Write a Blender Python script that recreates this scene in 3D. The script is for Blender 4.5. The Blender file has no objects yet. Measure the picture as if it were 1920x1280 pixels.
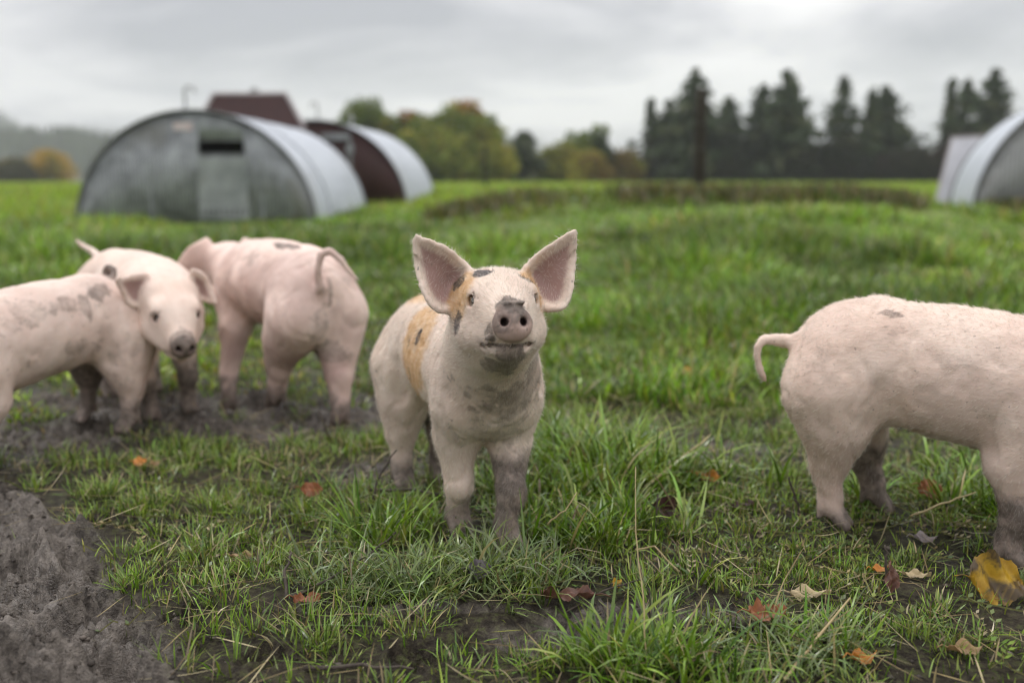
import bpy, math, random
import numpy as np
from mathutils import Vector, Matrix

# ------------------------------------------------------------------ camera, sky, sun, exposure
scene = bpy.context.scene
col = scene.collection
R = math.radians
CAM_H = 0.65
cam_data = bpy.data.cameras.new('camera')
cam = bpy.data.objects.new('camera', cam_data)
col.objects.link(cam)
scene.camera = cam
cam.location = (0.0, 0.0, CAM_H)
cam.rotation_euler = (R(90.0) - math.atan(302.0 / 1867.0), 0.0, 0.0)
cam_data.lens = 35.0
cam_data.sensor_width = 36.0
cam_data.clip_start = 0.05
cam_data.clip_end = 6000.0
cam_data.dof.use_dof = True
cam_data.dof.focus_distance = 1.56
cam_data.dof.aperture_fstop = 2.1
cam_data.dof.aperture_blades = 0

SUN_ELEV, SUN_AZ = 64.0, -50.0        # degrees; azimuth measured from +Y towards +X
world = bpy.data.worlds.new('World')
scene.world = world
world.use_nodes = True
wn, wl = world.node_tree.nodes, world.node_tree.links
wn.clear()


def wnode(t, **kw):
    n = wn.new(t)
    for k, v in kw.items():
        setattr(n, k, v)
    return n


wout = wnode('ShaderNodeOutputWorld')
sky = wnode('ShaderNodeTexSky', sky_type='NISHITA', sun_disc=False)
sky.sun_elevation = R(SUN_ELEV)
sky.sun_rotation = R(SUN_AZ)
sky_bg = wnode('ShaderNodeBackground')
sky_bg.inputs['Strength'].default_value = 0.07
wl.new(sky.outputs[0], sky_bg.inputs[0])
tc = wnode('ShaderNodeTexCoord')
sep = wnode('ShaderNodeSeparateXYZ')
wl.new(tc.outputs['Generated'], sep.inputs[0])
# cloud deck: the view direction projected on a plane overhead, so that clouds flatten towards the horizon
zc = wnode('ShaderNodeMath', operation='MAXIMUM')
wl.new(sep.outputs['Z'], zc.inputs[0]); zc.inputs[1].default_value = 0.0
za = wnode('ShaderNodeMath', operation='ADD')
wl.new(zc.outputs[0], za.inputs[0]); za.inputs[1].default_value = 0.16
dx = wnode('ShaderNodeMath', operation='DIVIDE'); wl.new(sep.outputs['X'], dx.inputs[0]); wl.new(za.outputs[0], dx.inputs[1])
dy = wnode('ShaderNodeMath', operation='DIVIDE'); wl.new(sep.outputs['Y'], dy.inputs[0]); wl.new(za.outputs[0], dy.inputs[1])
cmb = wnode('ShaderNodeCombineXYZ'); wl.new(dx.outputs[0], cmb.inputs[0]); wl.new(dy.outputs[0], cmb.inputs[1])
n1 = wnode('ShaderNodeTexNoise'); n1.inputs['Scale'].default_value = 0.8; n1.inputs['Detail'].default_value = 7.0
n1.inputs['Roughness'].default_value = 0.52; n1.inputs['Distortion'].default_value = 0.35
mp = wnode('ShaderNodeMapping'); mp.inputs['Location'].default_value = (3.7, 1.3, 0.0)
wl.new(cmb.outputs[0], mp.inputs[0]); wl.new(mp.outputs[0], n1.inputs['Vector'])
cr = wnode('ShaderNodeValToRGB')
cr.color_ramp.elements[0].position = 0.34; cr.color_ramp.elements[0].color = (0.47, 0.475, 0.54, 1)
cr.color_ramp.elements[1].position = 0.62; cr.color_ramp.elements[1].color = (1.26, 1.235, 1.235, 1)
e = cr.color_ramp.elements.new(0.48); e.color = (0.81, 0.80, 0.85, 1)
wl.new(n1.outputs[0], cr.inputs[0])
# overcast luminance: brighter overhead than at the horizon
gz = wnode('ShaderNodeMath', operation='MULTIPLY_ADD')
wl.new(zc.outputs[0], gz.inputs[0]); gz.inputs[1].default_value = 1.85; gz.inputs[2].default_value = 0.90
cl_bg = wnode('ShaderNodeBackground')
wl.new(cr.outputs[0], cl_bg.inputs[0]); wl.new(gz.outputs[0], cl_bg.inputs[1])
mixw = wnode('ShaderNodeMixShader'); mixw.inputs[0].default_value = 0.93
wl.new(sky_bg.outputs[0], mixw.inputs[1]); wl.new(cl_bg.outputs[0], mixw.inputs[2])
wl.new(mixw.outputs[0], wout.inputs[0])

sun_data = bpy.data.lights.new('sun', 'SUN')
sun_data.energy = 1.5
sun_data.angle = R(16.0)
sun_data.color = (1.0, 0.975, 0.94)
sun = bpy.data.objects.new('sun', sun_data)
col.objects.link(sun)
sdir = Vector((math.sin(R(SUN_AZ)) * math.cos(R(SUN_ELEV)), math.cos(R(SUN_AZ)) * math.cos(R(SUN_ELEV)), math.sin(R(SUN_ELEV))))
sun.rotation_euler = (-sdir).to_track_quat('-Z', 'Y').to_euler()
sun.location = (0, 0, 30)

scene.render.engine = 'CYCLES'
scene.cycles.use_denoising = True
scene.cycles.filter_width = 1.1
scene.cycles.max_bounces = 6
scene.cycles.transparent_max_bounces = 8
scene.cycles.volume_bounces = 2
scene.view_settings.view_transform = 'Standard'
scene.view_settings.look = 'None'
scene.view_settings.exposure = -0.24
scene.view_settings.gamma = 1.0
scene.view_settings.use_curve_mapping = False

# ------------------------------------------------------------------ helpers
rng = np.random.default_rng(11)
PERM = np.random.default_rng(5).random((256, 256)).astype(np.float32)
PERM3 = np.random.default_rng(6).random((64, 64, 64)).astype(np.float32)


def vn2(x, y):
    xi = np.floor(x).astype(int); yi = np.floor(y).astype(int)
    fx = x - xi; fy = y - yi
    fx = fx * fx * (3 - 2 * fx); fy = fy * fy * (3 - 2 * fy)
    a = PERM[xi % 256, yi % 256]; b = PERM[(xi + 1) % 256, yi % 256]
    c = PERM[xi % 256, (yi + 1) % 256]; d = PERM[(xi + 1) % 256, (yi + 1) % 256]
    return (a * (1 - fx) + b * fx) * (1 - fy) + (c * (1 - fx) + d * fx) * fy


def fbm2(x, y, octv=4, gain=0.5, ridged=False):
    s = 0.0; amp = 1.0; tot = 0.0
    for o in range(octv):
        n = vn2(x * 2 ** o + 17.3 * o, y * 2 ** o + 9.1 * o)
        if ridged:
            n = 1 - np.abs(2 * n - 1)
        s = s + amp * n; tot += amp; amp *= gain
    return s / tot


def vn3(p):
    i = np.floor(p).astype(int); f = p - i
    f = f * f * (3 - 2 * f)
    r = 0
    for a in (0, 1):
        for b in (0, 1):
            for c in (0, 1):
                w = (f[:, 0] if a else 1 - f[:, 0]) * (f[:, 1] if b else 1 - f[:, 1]) * (f[:, 2] if c else 1 - f[:, 2])
                r = r + w * PERM3[(i[:, 0] + a) % 64, (i[:, 1] + b) % 64, (i[:, 2] + c) % 64]
    return r


def fbm3(p, s, octv=3):
    r = 0; amp = 1; t = 0
    for o in range(octv):
        r = r + amp * vn3(p * s * 2 ** o + 11.7 * o); t += amp; amp *= 0.5
    return r / t


def sstep(a, b, x):
    t = np.clip((x - a) / (b - a), 0, 1)
    return t * t * (3 - 2 * t)


def raw_mesh(name, verts, faces, smooth=True, attrs=None):
    """verts n x 3; faces: array n x k or list of such arrays"""
    me = bpy.data.meshes.new(name)
    fl = faces if isinstance(faces, list) else [faces]
    fl = [np.asarray(f, dtype=np.int32) for f in fl if len(f)]
    verts = np.asarray(verts, dtype=np.float32)
    me.vertices.add(len(verts)); me.vertices.foreach_set('co', verts.ravel())
    nl = sum(f.size for f in fl); nf = sum(len(f) for f in fl)
    me.loops.add(nl); me.polygons.add(nf)
    me.loops.foreach_set('vertex_index', np.concatenate([f.ravel() for f in fl]))
    sizes = np.concatenate([np.full(len(f), f.shape[1]) for f in fl]) if nf else np.array([], int)
    starts = np.concatenate([[0], np.cumsum(sizes)[:-1]]).astype(np.int32)
    me.polygons.foreach_set('loop_start', starts)
    if smooth:
        me.polygons.foreach_set('use_smooth', np.ones(nf, dtype=bool))
    for k, a in (attrs or {}).items():
        a = np.asarray(a, dtype=np.float32)
        if a.ndim == 1:
            at = me.attributes.new(k, 'FLOAT', 'POINT'); at.data.foreach_set('value', a)
        else:
            at = me.attributes.new(k, 'FLOAT_COLOR', 'POINT')
            if a.shape[1] == 3:
                a = np.concatenate([a, np.ones((len(a), 1), np.float32)], 1)
            at.data.foreach_set('color', a.ravel())
    me.update(calc_edges=True)
    return me


def link(name, me, mat=None, parent=None, loc=None, rot=None, **props):
    o = bpy.data.objects.new(name, me)
    col.objects.link(o)
    if mat is not None and me is not None and len(me.materials) == 0:
        me.materials.append(mat)
    if parent is not None:
        o.parent = parent
    if loc is not None:
        o.location = loc
    if rot is not None:
        o.rotation_euler = rot
    for k, v in props.items():
        if v:
            o[k] = v
    return o


class MB:
    """collects simple shapes into one mesh"""
    def __init__(s):
        s.v = []; s.f = []

    def add(s, v, f):
        b = len(s.v); s.v += [tuple(p) for p in v]; s.f += [tuple(i + b for i in q) for q in f]

    def box(s, c, d, rz=0.0):
        x, y, z = d[0] / 2, d[1] / 2, d[2] / 2
        ca, sa = math.cos(rz), math.sin(rz)
        v = [(c[0] + px * ca - py * sa, c[1] + px * sa + py * ca, c[2] + pz) for px in (-x, x) for py in (-y, y) for pz in (-z, z)]
        s.add(v, [(0, 1, 3, 2), (4, 6, 7, 5), (0, 4, 5, 1), (2, 3, 7, 6), (0, 2, 6, 4), (1, 5, 7, 3)])

    def tube(s, pts, rad, n=8, cap=True):
        pts = [Vector(p) for p in pts]
        rad = [rad] * len(pts) if not hasattr(rad, '__len__') else rad
        base = len(s.v); up = Vector((0.31, 0.17, 0.93))
        for i, p in enumerate(pts):
            t = (pts[min(i + 1, len(pts) - 1)] - pts[max(i - 1, 0)]).normalized()
            a = t.cross(up)
            if a.length < 1e-3:
                a = t.cross(Vector((1, 0, 0)))
            a.normalize(); b = t.cross(a)
            for k in range(n):
                w = 2 * math.pi * k / n
                s.v.append(tuple(p + (a * math.cos(w) + b * math.sin(w)) * rad[i]))
        for i in range(len(pts) - 1):
            for k in range(n):
                k2 = (k + 1) % n
                s.f.append((base + i * n + k, base + i * n + k2, base + (i + 1) * n + k2, base + (i + 1) * n + k))
        if cap:
            s.f.append(tuple(base + k for k in range(n))[::-1])
            s.f.append(tuple(base + (len(pts) - 1) * n + k for k in range(n)))

    def build(s, name, mat, parent=None, smooth=False, **kw):
        me = bpy.data.meshes.new(name)
        me.from_pydata(s.v, [], s.f)
        if smooth:
            me.polygons.foreach_set('use_smooth', np.ones(len(me.polygons), dtype=bool))
        me.update()
        return link(name, me, mat, parent, **kw)


# ------------------------------------------------------------------ materials
class Mat:
    def __init__(s, name):
        s.m = bpy.data.materials.new(name); s.m.use_nodes = True
        s.n = s.m.node_tree.nodes; s.l = s.m.node_tree.links
        s.b = s.n['Principled BSDF']; s.out = s.n['Material Output']
        s._tc = None

    def node(s, t, **kw):
        n = s.n.new(t)
        for k, v in kw.items():
            setattr(n, k, v)
        return n

    def coord(s):
        if s._tc is None:
            s._tc = s.node('ShaderNodeTexCoord')
        return s._tc.outputs['Object']

    def noise(s, scale, detail=4.0, rough=0.55, dist=0.0, stretch=None, vec=None):
        n = s.node('ShaderNodeTexNoise')
        n.inputs['Scale'].default_value = scale; n.inputs['Detail'].default_value = detail
        n.inputs['Roughness'].default_value = rough; n.inputs['Distortion'].default_value = dist
        v = vec or s.coord()
        if stretch:
            m = s.node('ShaderNodeMapping'); m.inputs['Scale'].default_value = stretch
            s.l.new(v, m.inputs[0]); v = m.outputs[0]
        s.l.new(v, n.inputs['Vector'])
        return n.outputs[0]

    def ramp(s, fac, stops):
        r = s.node('ShaderNodeValToRGB')
        while len(r.color_ramp.elements) < len(stops):
            r.color_ramp.elements.new(0.5)
        for el, (p, c) in zip(r.color_ramp.elements, stops):
            el.position = p
            el.color = (c, c, c, 1) if not hasattr(c, '__len__') else (*c, 1)
        s.l.new(fac, r.inputs[0])
        return r.outputs[0]

    def attr(s, name, what='Fac'):
        a = s.node('ShaderNodeAttribute', attribute_name=name)
        return a.outputs[what]

    def mix(s, fac, a, b, mode='MIX'):
        m = s.node('ShaderNodeMix', data_type='RGBA', blend_type=mode)
        for v, i in ((fac, 0), (a, 6), (b, 7)):
            if hasattr(v, 'node'):
                s.l.new(v, m.inputs[i])
            elif i == 0:
                m.inputs[0].default_value = v
            else:
                m.inputs[i].default_value = (*v, 1)
        return m.outputs[2]

    def math(s, op, a, b=0.0, c=None):
        m = s.node('ShaderNodeMath', operation=op)
        for i, v in enumerate((a, b) if c is None else (a, b, c)):
            if hasattr(v, 'node'):
                s.l.new(v, m.inputs[i])
            else:
                m.inputs[i].default_value = v
        return m.outputs[0]

    def set(s, **kw):
        for k, v in kw.items():
            k = {'color': 'Base Color', 'rough': 'Roughness', 'metal': 'Metallic', 'spec': 'Specular IOR Level', 'sss': 'Subsurface Weight',
                 'sheen': 'Sheen Weight', 'coat': 'Coat Weight', 'normal': 'Normal'}.get(k, k)
            if hasattr(v, 'node'):
                s.l.new(v, s.b.inputs[k])
            elif hasattr(v, '__len__') and len(v) == 3 and k == 'Base Color':
                s.b.inputs[k].default_value = (*v, 1)
            else:
                s.b.inputs[k].default_value = v
        return s

    def bump(s, h, strength=0.4, dist=0.01):
        b = s.node('ShaderNodeBump'); b.inputs['Strength'].default_value = strength; b.inputs['Distance'].default_value = dist
        s.l.new(h, b.inputs['Height']); s.l.new(b.outputs[0], s.b.inputs['Normal'])
        return s

    def translucent(s, color, fac):
        t = s.node('ShaderNodeBsdfTranslucent'); mx = s.node('ShaderNodeMixShader')
        if hasattr(color, 'node'):
            s.l.new(color, t.inputs[0])
        else:
            t.inputs[0].default_value = (*color, 1)
        mx.inputs[0].default_value = fac
        s.l.new(s.b.outputs[0], mx.inputs[1]); s.l.new(t.outputs[0], mx.inputs[2])
        s.l.new(mx.outputs[0], s.out.inputs[0])
        return s


# ------------------------------------------------------------------ ground
def blob(x, y, b):
    return np.exp(-(((x - b[0]) / b[2]) ** 2 + ((y - b[1]) / b[3]) ** 2))


MUD_EDGE = [(-1.6, 2.75), (-1.21, 2.28), (-1.0, 2.0), (-0.786, 1.776), (-0.622, 1.53), (-0.50, 1.374), (-0.40, 1.217), (-0.28, 0.9), (-0.1, 0.3)]


def mud_corner(x, y):
    ys = np.array([p[1] for p in MUD_EDGE][::-1]); xs = np.array([p[0] for p in MUD_EDGE][::-1])
    e = np.interp(y, ys, xs)
    d = e - x + 0.10 * (fbm2(x * 5 + 3, y * 5 + 8, 3) - 0.5)
    return sstep(-0.03, 0.09, d) * (1 - sstep(2.5, 3.0, y))


MUD_BLOBS = [(-1.05, 2.95, 0.5, 0.16), (-0.52, 2.62, 0.22, 0.14), (0.24, 3.1, 0.16, 0.10), (-0.38, 2.85, 0.14, 0.16), 
             (0.10, 1.37, 0.16, 0.07), (-0.72, 2.75, 0.28, 0.15), (-0.16, 1.45, 0.2, 0.03), (0.58, 2.92, 0.12, 0.05), (-0.30, 2.2, 0.1, 0.1),
             (0.30, 1.45, 0.1, 0.05), (0.5, 2.35, 0.16, 0.1), (-1.35, 2.5, 0.4, 0.3)]


def mud_mask(x, y):
    m = mud_corner(x, y)
    s = 0
    for b in MUD_BLOBS:
        s = s + blob(x, y, b)
    s = sstep(0.30, 0.95, s + 1.1 * (fbm2(x * 7 + 31, y * 7 + 2, 3) - 0.5))
    return np.maximum(m, s)


_pr = random.Random(12)
PRINTS = [(_pr.uniform(-1.15, -.42), _pr.uniform(1.25, 2.2), _pr.uniform(0, 6.28), _pr.uniform(.012, .028)) for _ in range(34)] + \
         [(_pr.uniform(-1.4, -.3), _pr.uniform(2.4, 3.0), _pr.uniform(0, 6.28), _pr.uniform(.012, .026)) for _ in range(24)] + \
         [(_pr.uniform(-.35, .35), _pr.uniform(1.25, 1.45), _pr.uniform(0, 6.28), _pr.uniform(.010, .022)) for _ in range(10)] + \
         [(_pr.uniform(.0, .8), _pr.uniform(2.85, 3.15), _pr.uniform(0, 6.28), _pr.uniform(.012, .022)) for _ in range(8)]


def ground_z(x, y):
    x = np.asarray(x, dtype=float); y = np.asarray(y, dtype=float)
    r = np.hypot(x, y)
    z = 0.035 * (fbm2(x * 1.3 + 40, y * 1.3 + 12, 3) - 0.5) * sstep(0.3, 1.0, r)
    z = z + 0.02 * (fbm2(x * 6 + 4, y * 6 + 22, 3) - 0.5) * (1 - sstep(8, 14, r))
    mc = mud_corner(x, y) * (1 - sstep(4, 5, r))
    mk = mud_mask(x, y) * (1 - sstep(4, 6, r))
    lump = 0.55 - fbm2(x * 6.5 + 5, y * 6.5 + 77, 3, 0.5, True)
    lump2 = 0.55 - fbm2(x * 19 + 5 + 1.5 * lump, y * 19 + 7, 3, 0.6, True)
    lump3 = fbm2(x * 55 + 15, y * 55 + 47, 3, 0.6, True) - 0.55
    fine = 0.15 + 0.85 * sstep(0.42, 0.58, fbm2(x * 8 + 61, y * 8 + 14, 2))
    lump4 = fbm2(x * 130 + 5, y * 130 + 7, 2, 0.6) - 0.5
    z = z + mc * (0.13 * lump + 0.095 * lump2 + fine * (0.034 * lump3 + 0.012 * lump4) + 0.010) + (mk - mc).clip(0, 1) * (0.06 * lump + 0.055 * lump2 + 0.028 * lump3 + 0.010 * lump4 - 0.004)
    # trotter prints pressed into the soft ground: two toes side by side
    nr = r < 3.6
    if nr.any():
        xs, ys = x[nr], y[nr]; dz = np.zeros(xs.shape)
        for px, py, pa, pd in PRINTS:
            ca, sa = math.cos(pa), math.sin(pa)
            u = (xs - px) * ca + (ys - py) * sa; v = -(xs - px) * sa + (ys - py) * ca
            for s_ in (-1, 1):
                q = (u / .026) ** 2 + ((v - s_ * .0125) / .0105) ** 2
                dz += -pd * np.exp(-q ** 1.5) + pd * .25 * np.exp(-((np.sqrt(q) - 1.7) / .5) ** 2)
        z[nr] = z[nr] + dz
    # the field rises a little beyond the huts, with a low bank along it
    rise = 0.04 + 0.28 * sstep(-2, 1, x) * (1 - 0.75 * sstep(4.5, 7, x))
    far = sstep(16, 23, y)
    z = z + (rise * (1 - far) + 0.30 * far) * sstep(9.5, 15, y) * (1 - 0.5 * sstep(20, 60, np.abs(x)))
    z = z + 0.05 * (fbm2(x * 0.4 + 3, y * 0.4 + 9, 3) - 0.5) * sstep(4, 9, r)
    z = z + 0.10 * np.exp(-((y - 14.3 - 0.35 * np.sin(x * 0.6)) / 0.7) ** 2) * sstep(-2.0, 0.5, x)
    return z


def gz1(x, y):
    return float(ground_z(np.array([x]), np.array([y]))[0])


def build_ground():
    rs = [0.35]
    while rs[-1] < 0.95:
        rs.append(rs[-1] * 1.03)
    while rs[-1] < 4.2:
        rs.append(rs[-1] * 1.0040)
    while rs[-1] < 1400:
        rs.append(rs[-1] * 1.032)
    rs = np.array(rs)
    th = np.concatenate([np.linspace(-44, 44, 541), np.linspace(44, 316, 60)[1:-1]])
    th = np.radians(th)
    RR, TT = np.meshgrid(rs, th, indexing='ij')
    X = RR * np.sin(TT); Y = RR * np.cos(TT)
    Z = ground_z(X, Y)
    nr, nt = X.shape
    V = np.stack([X, Y, Z], -1).reshape(-1, 3)
    V = np.concatenate([V, [[0, 0, gz1(0, 0)]]])
    i = np.arange(nr - 1)[:, None]; j = np.arange(nt)[None, :]; j2 = (j + 1) % nt
    Q = np.stack([(i * nt + j), (i * nt + j2), ((i + 1) * nt + j2), ((i + 1) * nt + j)], -1).reshape(-1, 4)
    T = np.stack([np.full(nt, nr * nt), (np.arange(nt) + 1) % nt, np.arange(nt)], -1)
    near = 1 - sstep(4, 6, np.hypot(V[:, 0], V[:, 1]))
    mk = mud_mask(V[:, 0], V[:, 1]) * near
    me = raw_mesh('ground', V, [Q, T], True, {'mud': mk})
    m = Mat('soil and turf')
    geo = m.node('ShaderNodeNewGeometry').outputs['Position']
    nb = m.noise(9, 6, 0.62, vec=geo); nf = m.noise(70, 5, 0.65, vec=geo); nl = m.noise(0.35, 3, vec=geo); nm = m.noise(2.2, 4, vec=geo)
    mudc = m.ramp(nb, [(0.3, (0.038, 0.029, 0.021)), (0.5, (0.098, 0.080, 0.063)), (0.70, (0.24, 0.206, 0.172))])
    mudc = m.mix(0.5, mudc, m.ramp(nf, [(0.38, (0.022, 0.017, 0.013)), (0.62, (0.25, 0.216, 0.182))]))
    soil = m.ramp(nb, [(0.3, (0.014, 0.011, 0.008)), (0.55, (0.034, 0.028, 0.020)), (0.7, (0.085, 0.072, 0.050))])
    moss = m.ramp(nf, [(0.3, (0.035, 0.05, 0.011)), (0.7, (0.09, 0.12, 0.026))])
    near_c = m.mix(m.ramp(nf, [(0.50, 0.0), (0.64, 0.4)]), m.mix(0.5, soil, m.ramp(nf, [(0.4, (0.010, 0.008, 0.006)), (0.6, (0.085, 0.070, 0.050))])), moss)
    field = m.mix(m.ramp(nl, [(0.35, 0.0), (0.65, 1.0)]), (0.105, 0.175, 0.022), (0.165, 0.225, 0.035))
    field = m.mix(m.ramp(nm, [(0.4, 0.0), (0.7, 0.35)]), field, (0.17, 0.16, 0.06))
    dist = m.node('ShaderNodeVectorMath', operation='LENGTH'); m.l.new(geo, dist.inputs[0])
    far = m.ramp(m.math('DIVIDE', dist.outputs['Value'], 40.0), [(0.12, 0.0), (0.35, 1.0)])
    c = m.mix(far, near_c, field)
    c = m.mix(m.attr('mud'), c, mudc)
    wet = m.ramp(m.noise(5, 3, vec=geo), [(0.44, 0.26), (0.6, 0.72)])
    m.set(color=c, rough=wet, spec=m.math('MULTIPLY_ADD', m.attr('mud'), 0.38, 0.10))
    h = m.math('MULTIPLY_ADD', nf, 0.5, m.noise(260, 4, 0.6, vec=geo))
    m.bump(h, 0.9, 0.008)
    return link('ground', me, m.m, kind='structure')


# ------------------------------------------------------------------ pigs: one continuous skin grown from blended volumes
class Field:
    def __init__(s, lo, hi, h):
        s.h = h; s.lo = np.array(lo, float)
        s.n = np.ceil((np.array(hi) - s.lo) / h).astype(int) + 1
        s.f = np.full(s.n, 0.5, dtype=np.float32)
        s.ax = [(s.lo[k] + np.arange(s.n[k]) * h).astype(np.float32) for k in range(3)]

    def _box(s, lo, hi):
        a = np.clip(np.floor((np.array(lo) - s.lo) / s.h).astype(int), 0, s.n)
        b = np.clip(np.ceil((np.array(hi) - s.lo) / s.h).astype(int) + 1, 0, s.n)
        sl = tuple(slice(a[k], b[k]) for k in range(3))
        if any(b[k] <= a[k] for k in range(3)):
            return None, None
        P = np.stack(np.meshgrid(*[s.ax[k][sl[k]] for k in range(3)], indexing='ij'), -1)
        return sl, P

    def _join(s, sl, d, k, sub=False):
        f = s.f[sl]
        if sub:
            d = -d
            h = np.clip(0.5 - 0.5 * (d - f) / -k, 0, 1) if False else np.clip(0.5 + 0.5 * (d - f) / k, 0, 1)
            s.f[sl] = f * (1 - h) + d * h + k * h * (1 - h)
        else:
            h = np.clip(0.5 + 0.5 * (f - d) / k, 0, 1)
            s.f[sl] = f * (1 - h) + d * h - k * h * (1 - h)

    def rc(s, a, b, ra, rb, k=0.02, sub=False, sq=None):
        """tapered capsule; sq = (axis vector, factor) squeezes the section along an axis"""
        a = np.array(a, float); b = np.array(b, float); m = max(ra, rb) * 1.6 + k + 3 * s.h
        sl, P = s._box(np.minimum(a, b) - m, np.maximum(a, b) + m)
        if sl is None:
            return
        ab = b - a; L2 = max(float(ab @ ab), 1e-9)
        t = np.clip(((P - a) @ ab) / L2, 0, 1)
        q = P - (a + t[..., None] * ab)
        if sq is not None:
            ax = np.array(sq[0], float); ax /= np.linalg.norm(ax)
            c = q @ ax
            q = q + (c * (sq[1] - 1))[..., None] * ax
        s._join(sl, np.sqrt((q ** 2).sum(-1)) - (ra + (rb - ra) * t), k, sub)

    def ell(s, c, r, M=None, k=0.02, sub=False):
        c = np.array(c, float); r = np.array(r, float); m = r.max() + k + 3 * s.h
        sl, P = s._box(c - m, c + m)
        if sl is None:
            return
        q = P - c
        if M is not None:
            q = q @ np.array(M)            # columns of M are the axes
        k0 = np.sqrt(((q / r) ** 2).sum(-1)); k1 = np.sqrt(((q / r ** 2) ** 2).sum(-1)) + 1e-9
        s._join(sl, k0 * (k0 - 1) / k1, k, sub)

    def cloud(s, pts, rad, k=0.01):
        """a thin sheet of varying thickness through sampled points"""
        m = rad.max() + k + 3 * s.h
        sl, P = s._box(pts.min(0) - m, pts.max(0) + m)
        if sl is None:
            return
        shp = P.shape[:3]; Q = P.reshape(-1, 3).astype(np.float32); d = np.empty(len(Q), np.float32)
        pts = pts.astype(np.float32); pp = (pts ** 2).sum(1)
        for i in range(0, len(Q), 8000):
            q = Q[i:i + 8000]
            d2 = (q ** 2).sum(1)[:, None] + pp[None] - 2 * q @ pts.T
            d[i:i + 8000] = (np.sqrt(np.maximum(d2, 0)) - rad[None]).min(1)
        s._join(sl, d.reshape(shp), k)

    def mesh(s):
        f = s.f; I = f < 0
        c = [(i, j, k) for i in (0, 1) for j in (0, 1) for k in (0, 1)]
        n = s.n
        cnt = sum(I[i:n[0] - 1 + i, j:n[1] - 1 + j, k:n[2] - 1 + k].astype(np.int8) for i, j, k in c)
        act = (cnt > 0) & (cnt < 8)
        ids = np.full(act.shape, -1, np.int32)
        cells = np.argwhere(act); ids[act] = np.arange(len(cells))
        val = {q: f[cells[:, 0] + q[0], cells[:, 1] + q[1], cells[:, 2] + q[2]] for q in c}
        P = np.zeros((len(cells), 3)); W = np.zeros(len(cells))
        for a in c:
            for ax in range(3):
                if a[ax]:
                    continue
                b = tuple(1 if q == ax else a[q] for q in range(3))
                va, vb = val[a], val[b]
                x = (va < 0) != (vb < 0)
                t = np.where(x, va / np.where(x, va - vb, 1), 0)
                p = np.array(a, float)[None].repeat(len(cells), 0); p[:, ax] = t
                P[x] += p[x]; W += x
        V = s.lo + (cells + P / W[:, None]) * s.h
        F = []
        for ax in range(3):
            o = [q for q in range(3) if q != ax]
            sl0 = [slice(1, -1)] * 3; sl1 = [slice(1, -1)] * 3
            sl0[ax] = slice(0, -1); sl1[ax] = slice(1, None)
            A, B = I[tuple(sl0)], I[tuple(sl1)]
            e = np.argwhere(A != B)
            sign = A[tuple(e.T)]
            e = e + np.array([0 if q == ax else 1 for q in range(3)])
            d0 = np.zeros(3, int); d0[o[0]] = 1
            d1 = np.zeros(3, int); d1[o[1]] = 1
            q = np.stack([ids[tuple((e - d0 - d1).T)], ids[tuple((e - d1).T)], ids[tuple(e.T)], ids[tuple((e - d0).T)]], -1)
            flip = sign if ax != 1 else ~sign
            q[~flip] = q[~flip][:, ::-1]
            F.append(q[(q >= 0).all(1)])
        F = np.concatenate(F)
        # one light relaxing pass takes out the grid's steps
        for _ in range(2):
            S = np.zeros_like(V); C = np.zeros(len(V))
            for a in range(4):
                b = (a + 1) % 4
                np.add.at(S, F[:, a], V[F[:, b]]); np.add.at(C, F[:, a], 1)
                np.add.at(S, F[:, b], V[F[:, a]]); np.add.at(C, F[:, b], 1)
            V = V * 0.45 + 0.55 * S / np.maximum(C, 1)[:, None]
        return V, F


def poly_samples(outline, step=0.0028):
    o = np.array(outline)
    xs = np.arange(o[:, 0].min(), o[:, 0].max(), step); ys = np.arange(o[:, 1].min(), o[:, 1].max(), step)
    X, Y = np.meshgrid(xs, ys); P = np.stack([X.ravel(), Y.ravel()], 1)
    ins = np.zeros(len(P), bool)
    for i in range(len(o)):
        a, b = o[i - 1], o[i]
        c = (a[1] > P[:, 1]) != (b[1] > P[:, 1])
        xx = (b[0] - a[0]) * (P[:, 1] - a[1]) / (b[1] - a[1] + 1e-12) + a[0]
        ins ^= c & (P[:, 0] < xx)
    P = P[ins]
    de = np.full(len(P), 9.0)
    for i in range(len(o)):
        a, b = o[i - 1], o[i]; ab = b - a
        t = np.clip((P - a) @ ab / (ab @ ab), 0, 1)
        de = np.minimum(de, np.linalg.norm(P - a - t[:, None] * ab, axis=1))
    return P, de


def smooth_outline(o, n=4):
    o = np.array(o, float); r = []
    for i in range(len(o)):
        p0, p1, p2, p3 = o[i - 1], o[i], o[(i + 1) % len(o)], o[(i + 2) % len(o)]
        for t in np.arange(n) / n:
            r.append(0.5 * ((2 * p1) + (-p0 + p2) * t + (2 * p0 - 5 * p1 + 4 * p2 - p3) * t ** 2 + (-p0 + 3 * p1 - 3 * p2 + p3) * t ** 3))
    return np.array(r)


def unit(v):
    v = np.array(v, float); return v / np.linalg.norm(v)


EAR_FLOP = [(-.012, .03), (.012, .038), (.045, .032), (.075, .012), (.098, -.008), (.082, -.016), (.055, -.03), (.028, -.04), (.006, -.034)]


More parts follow.
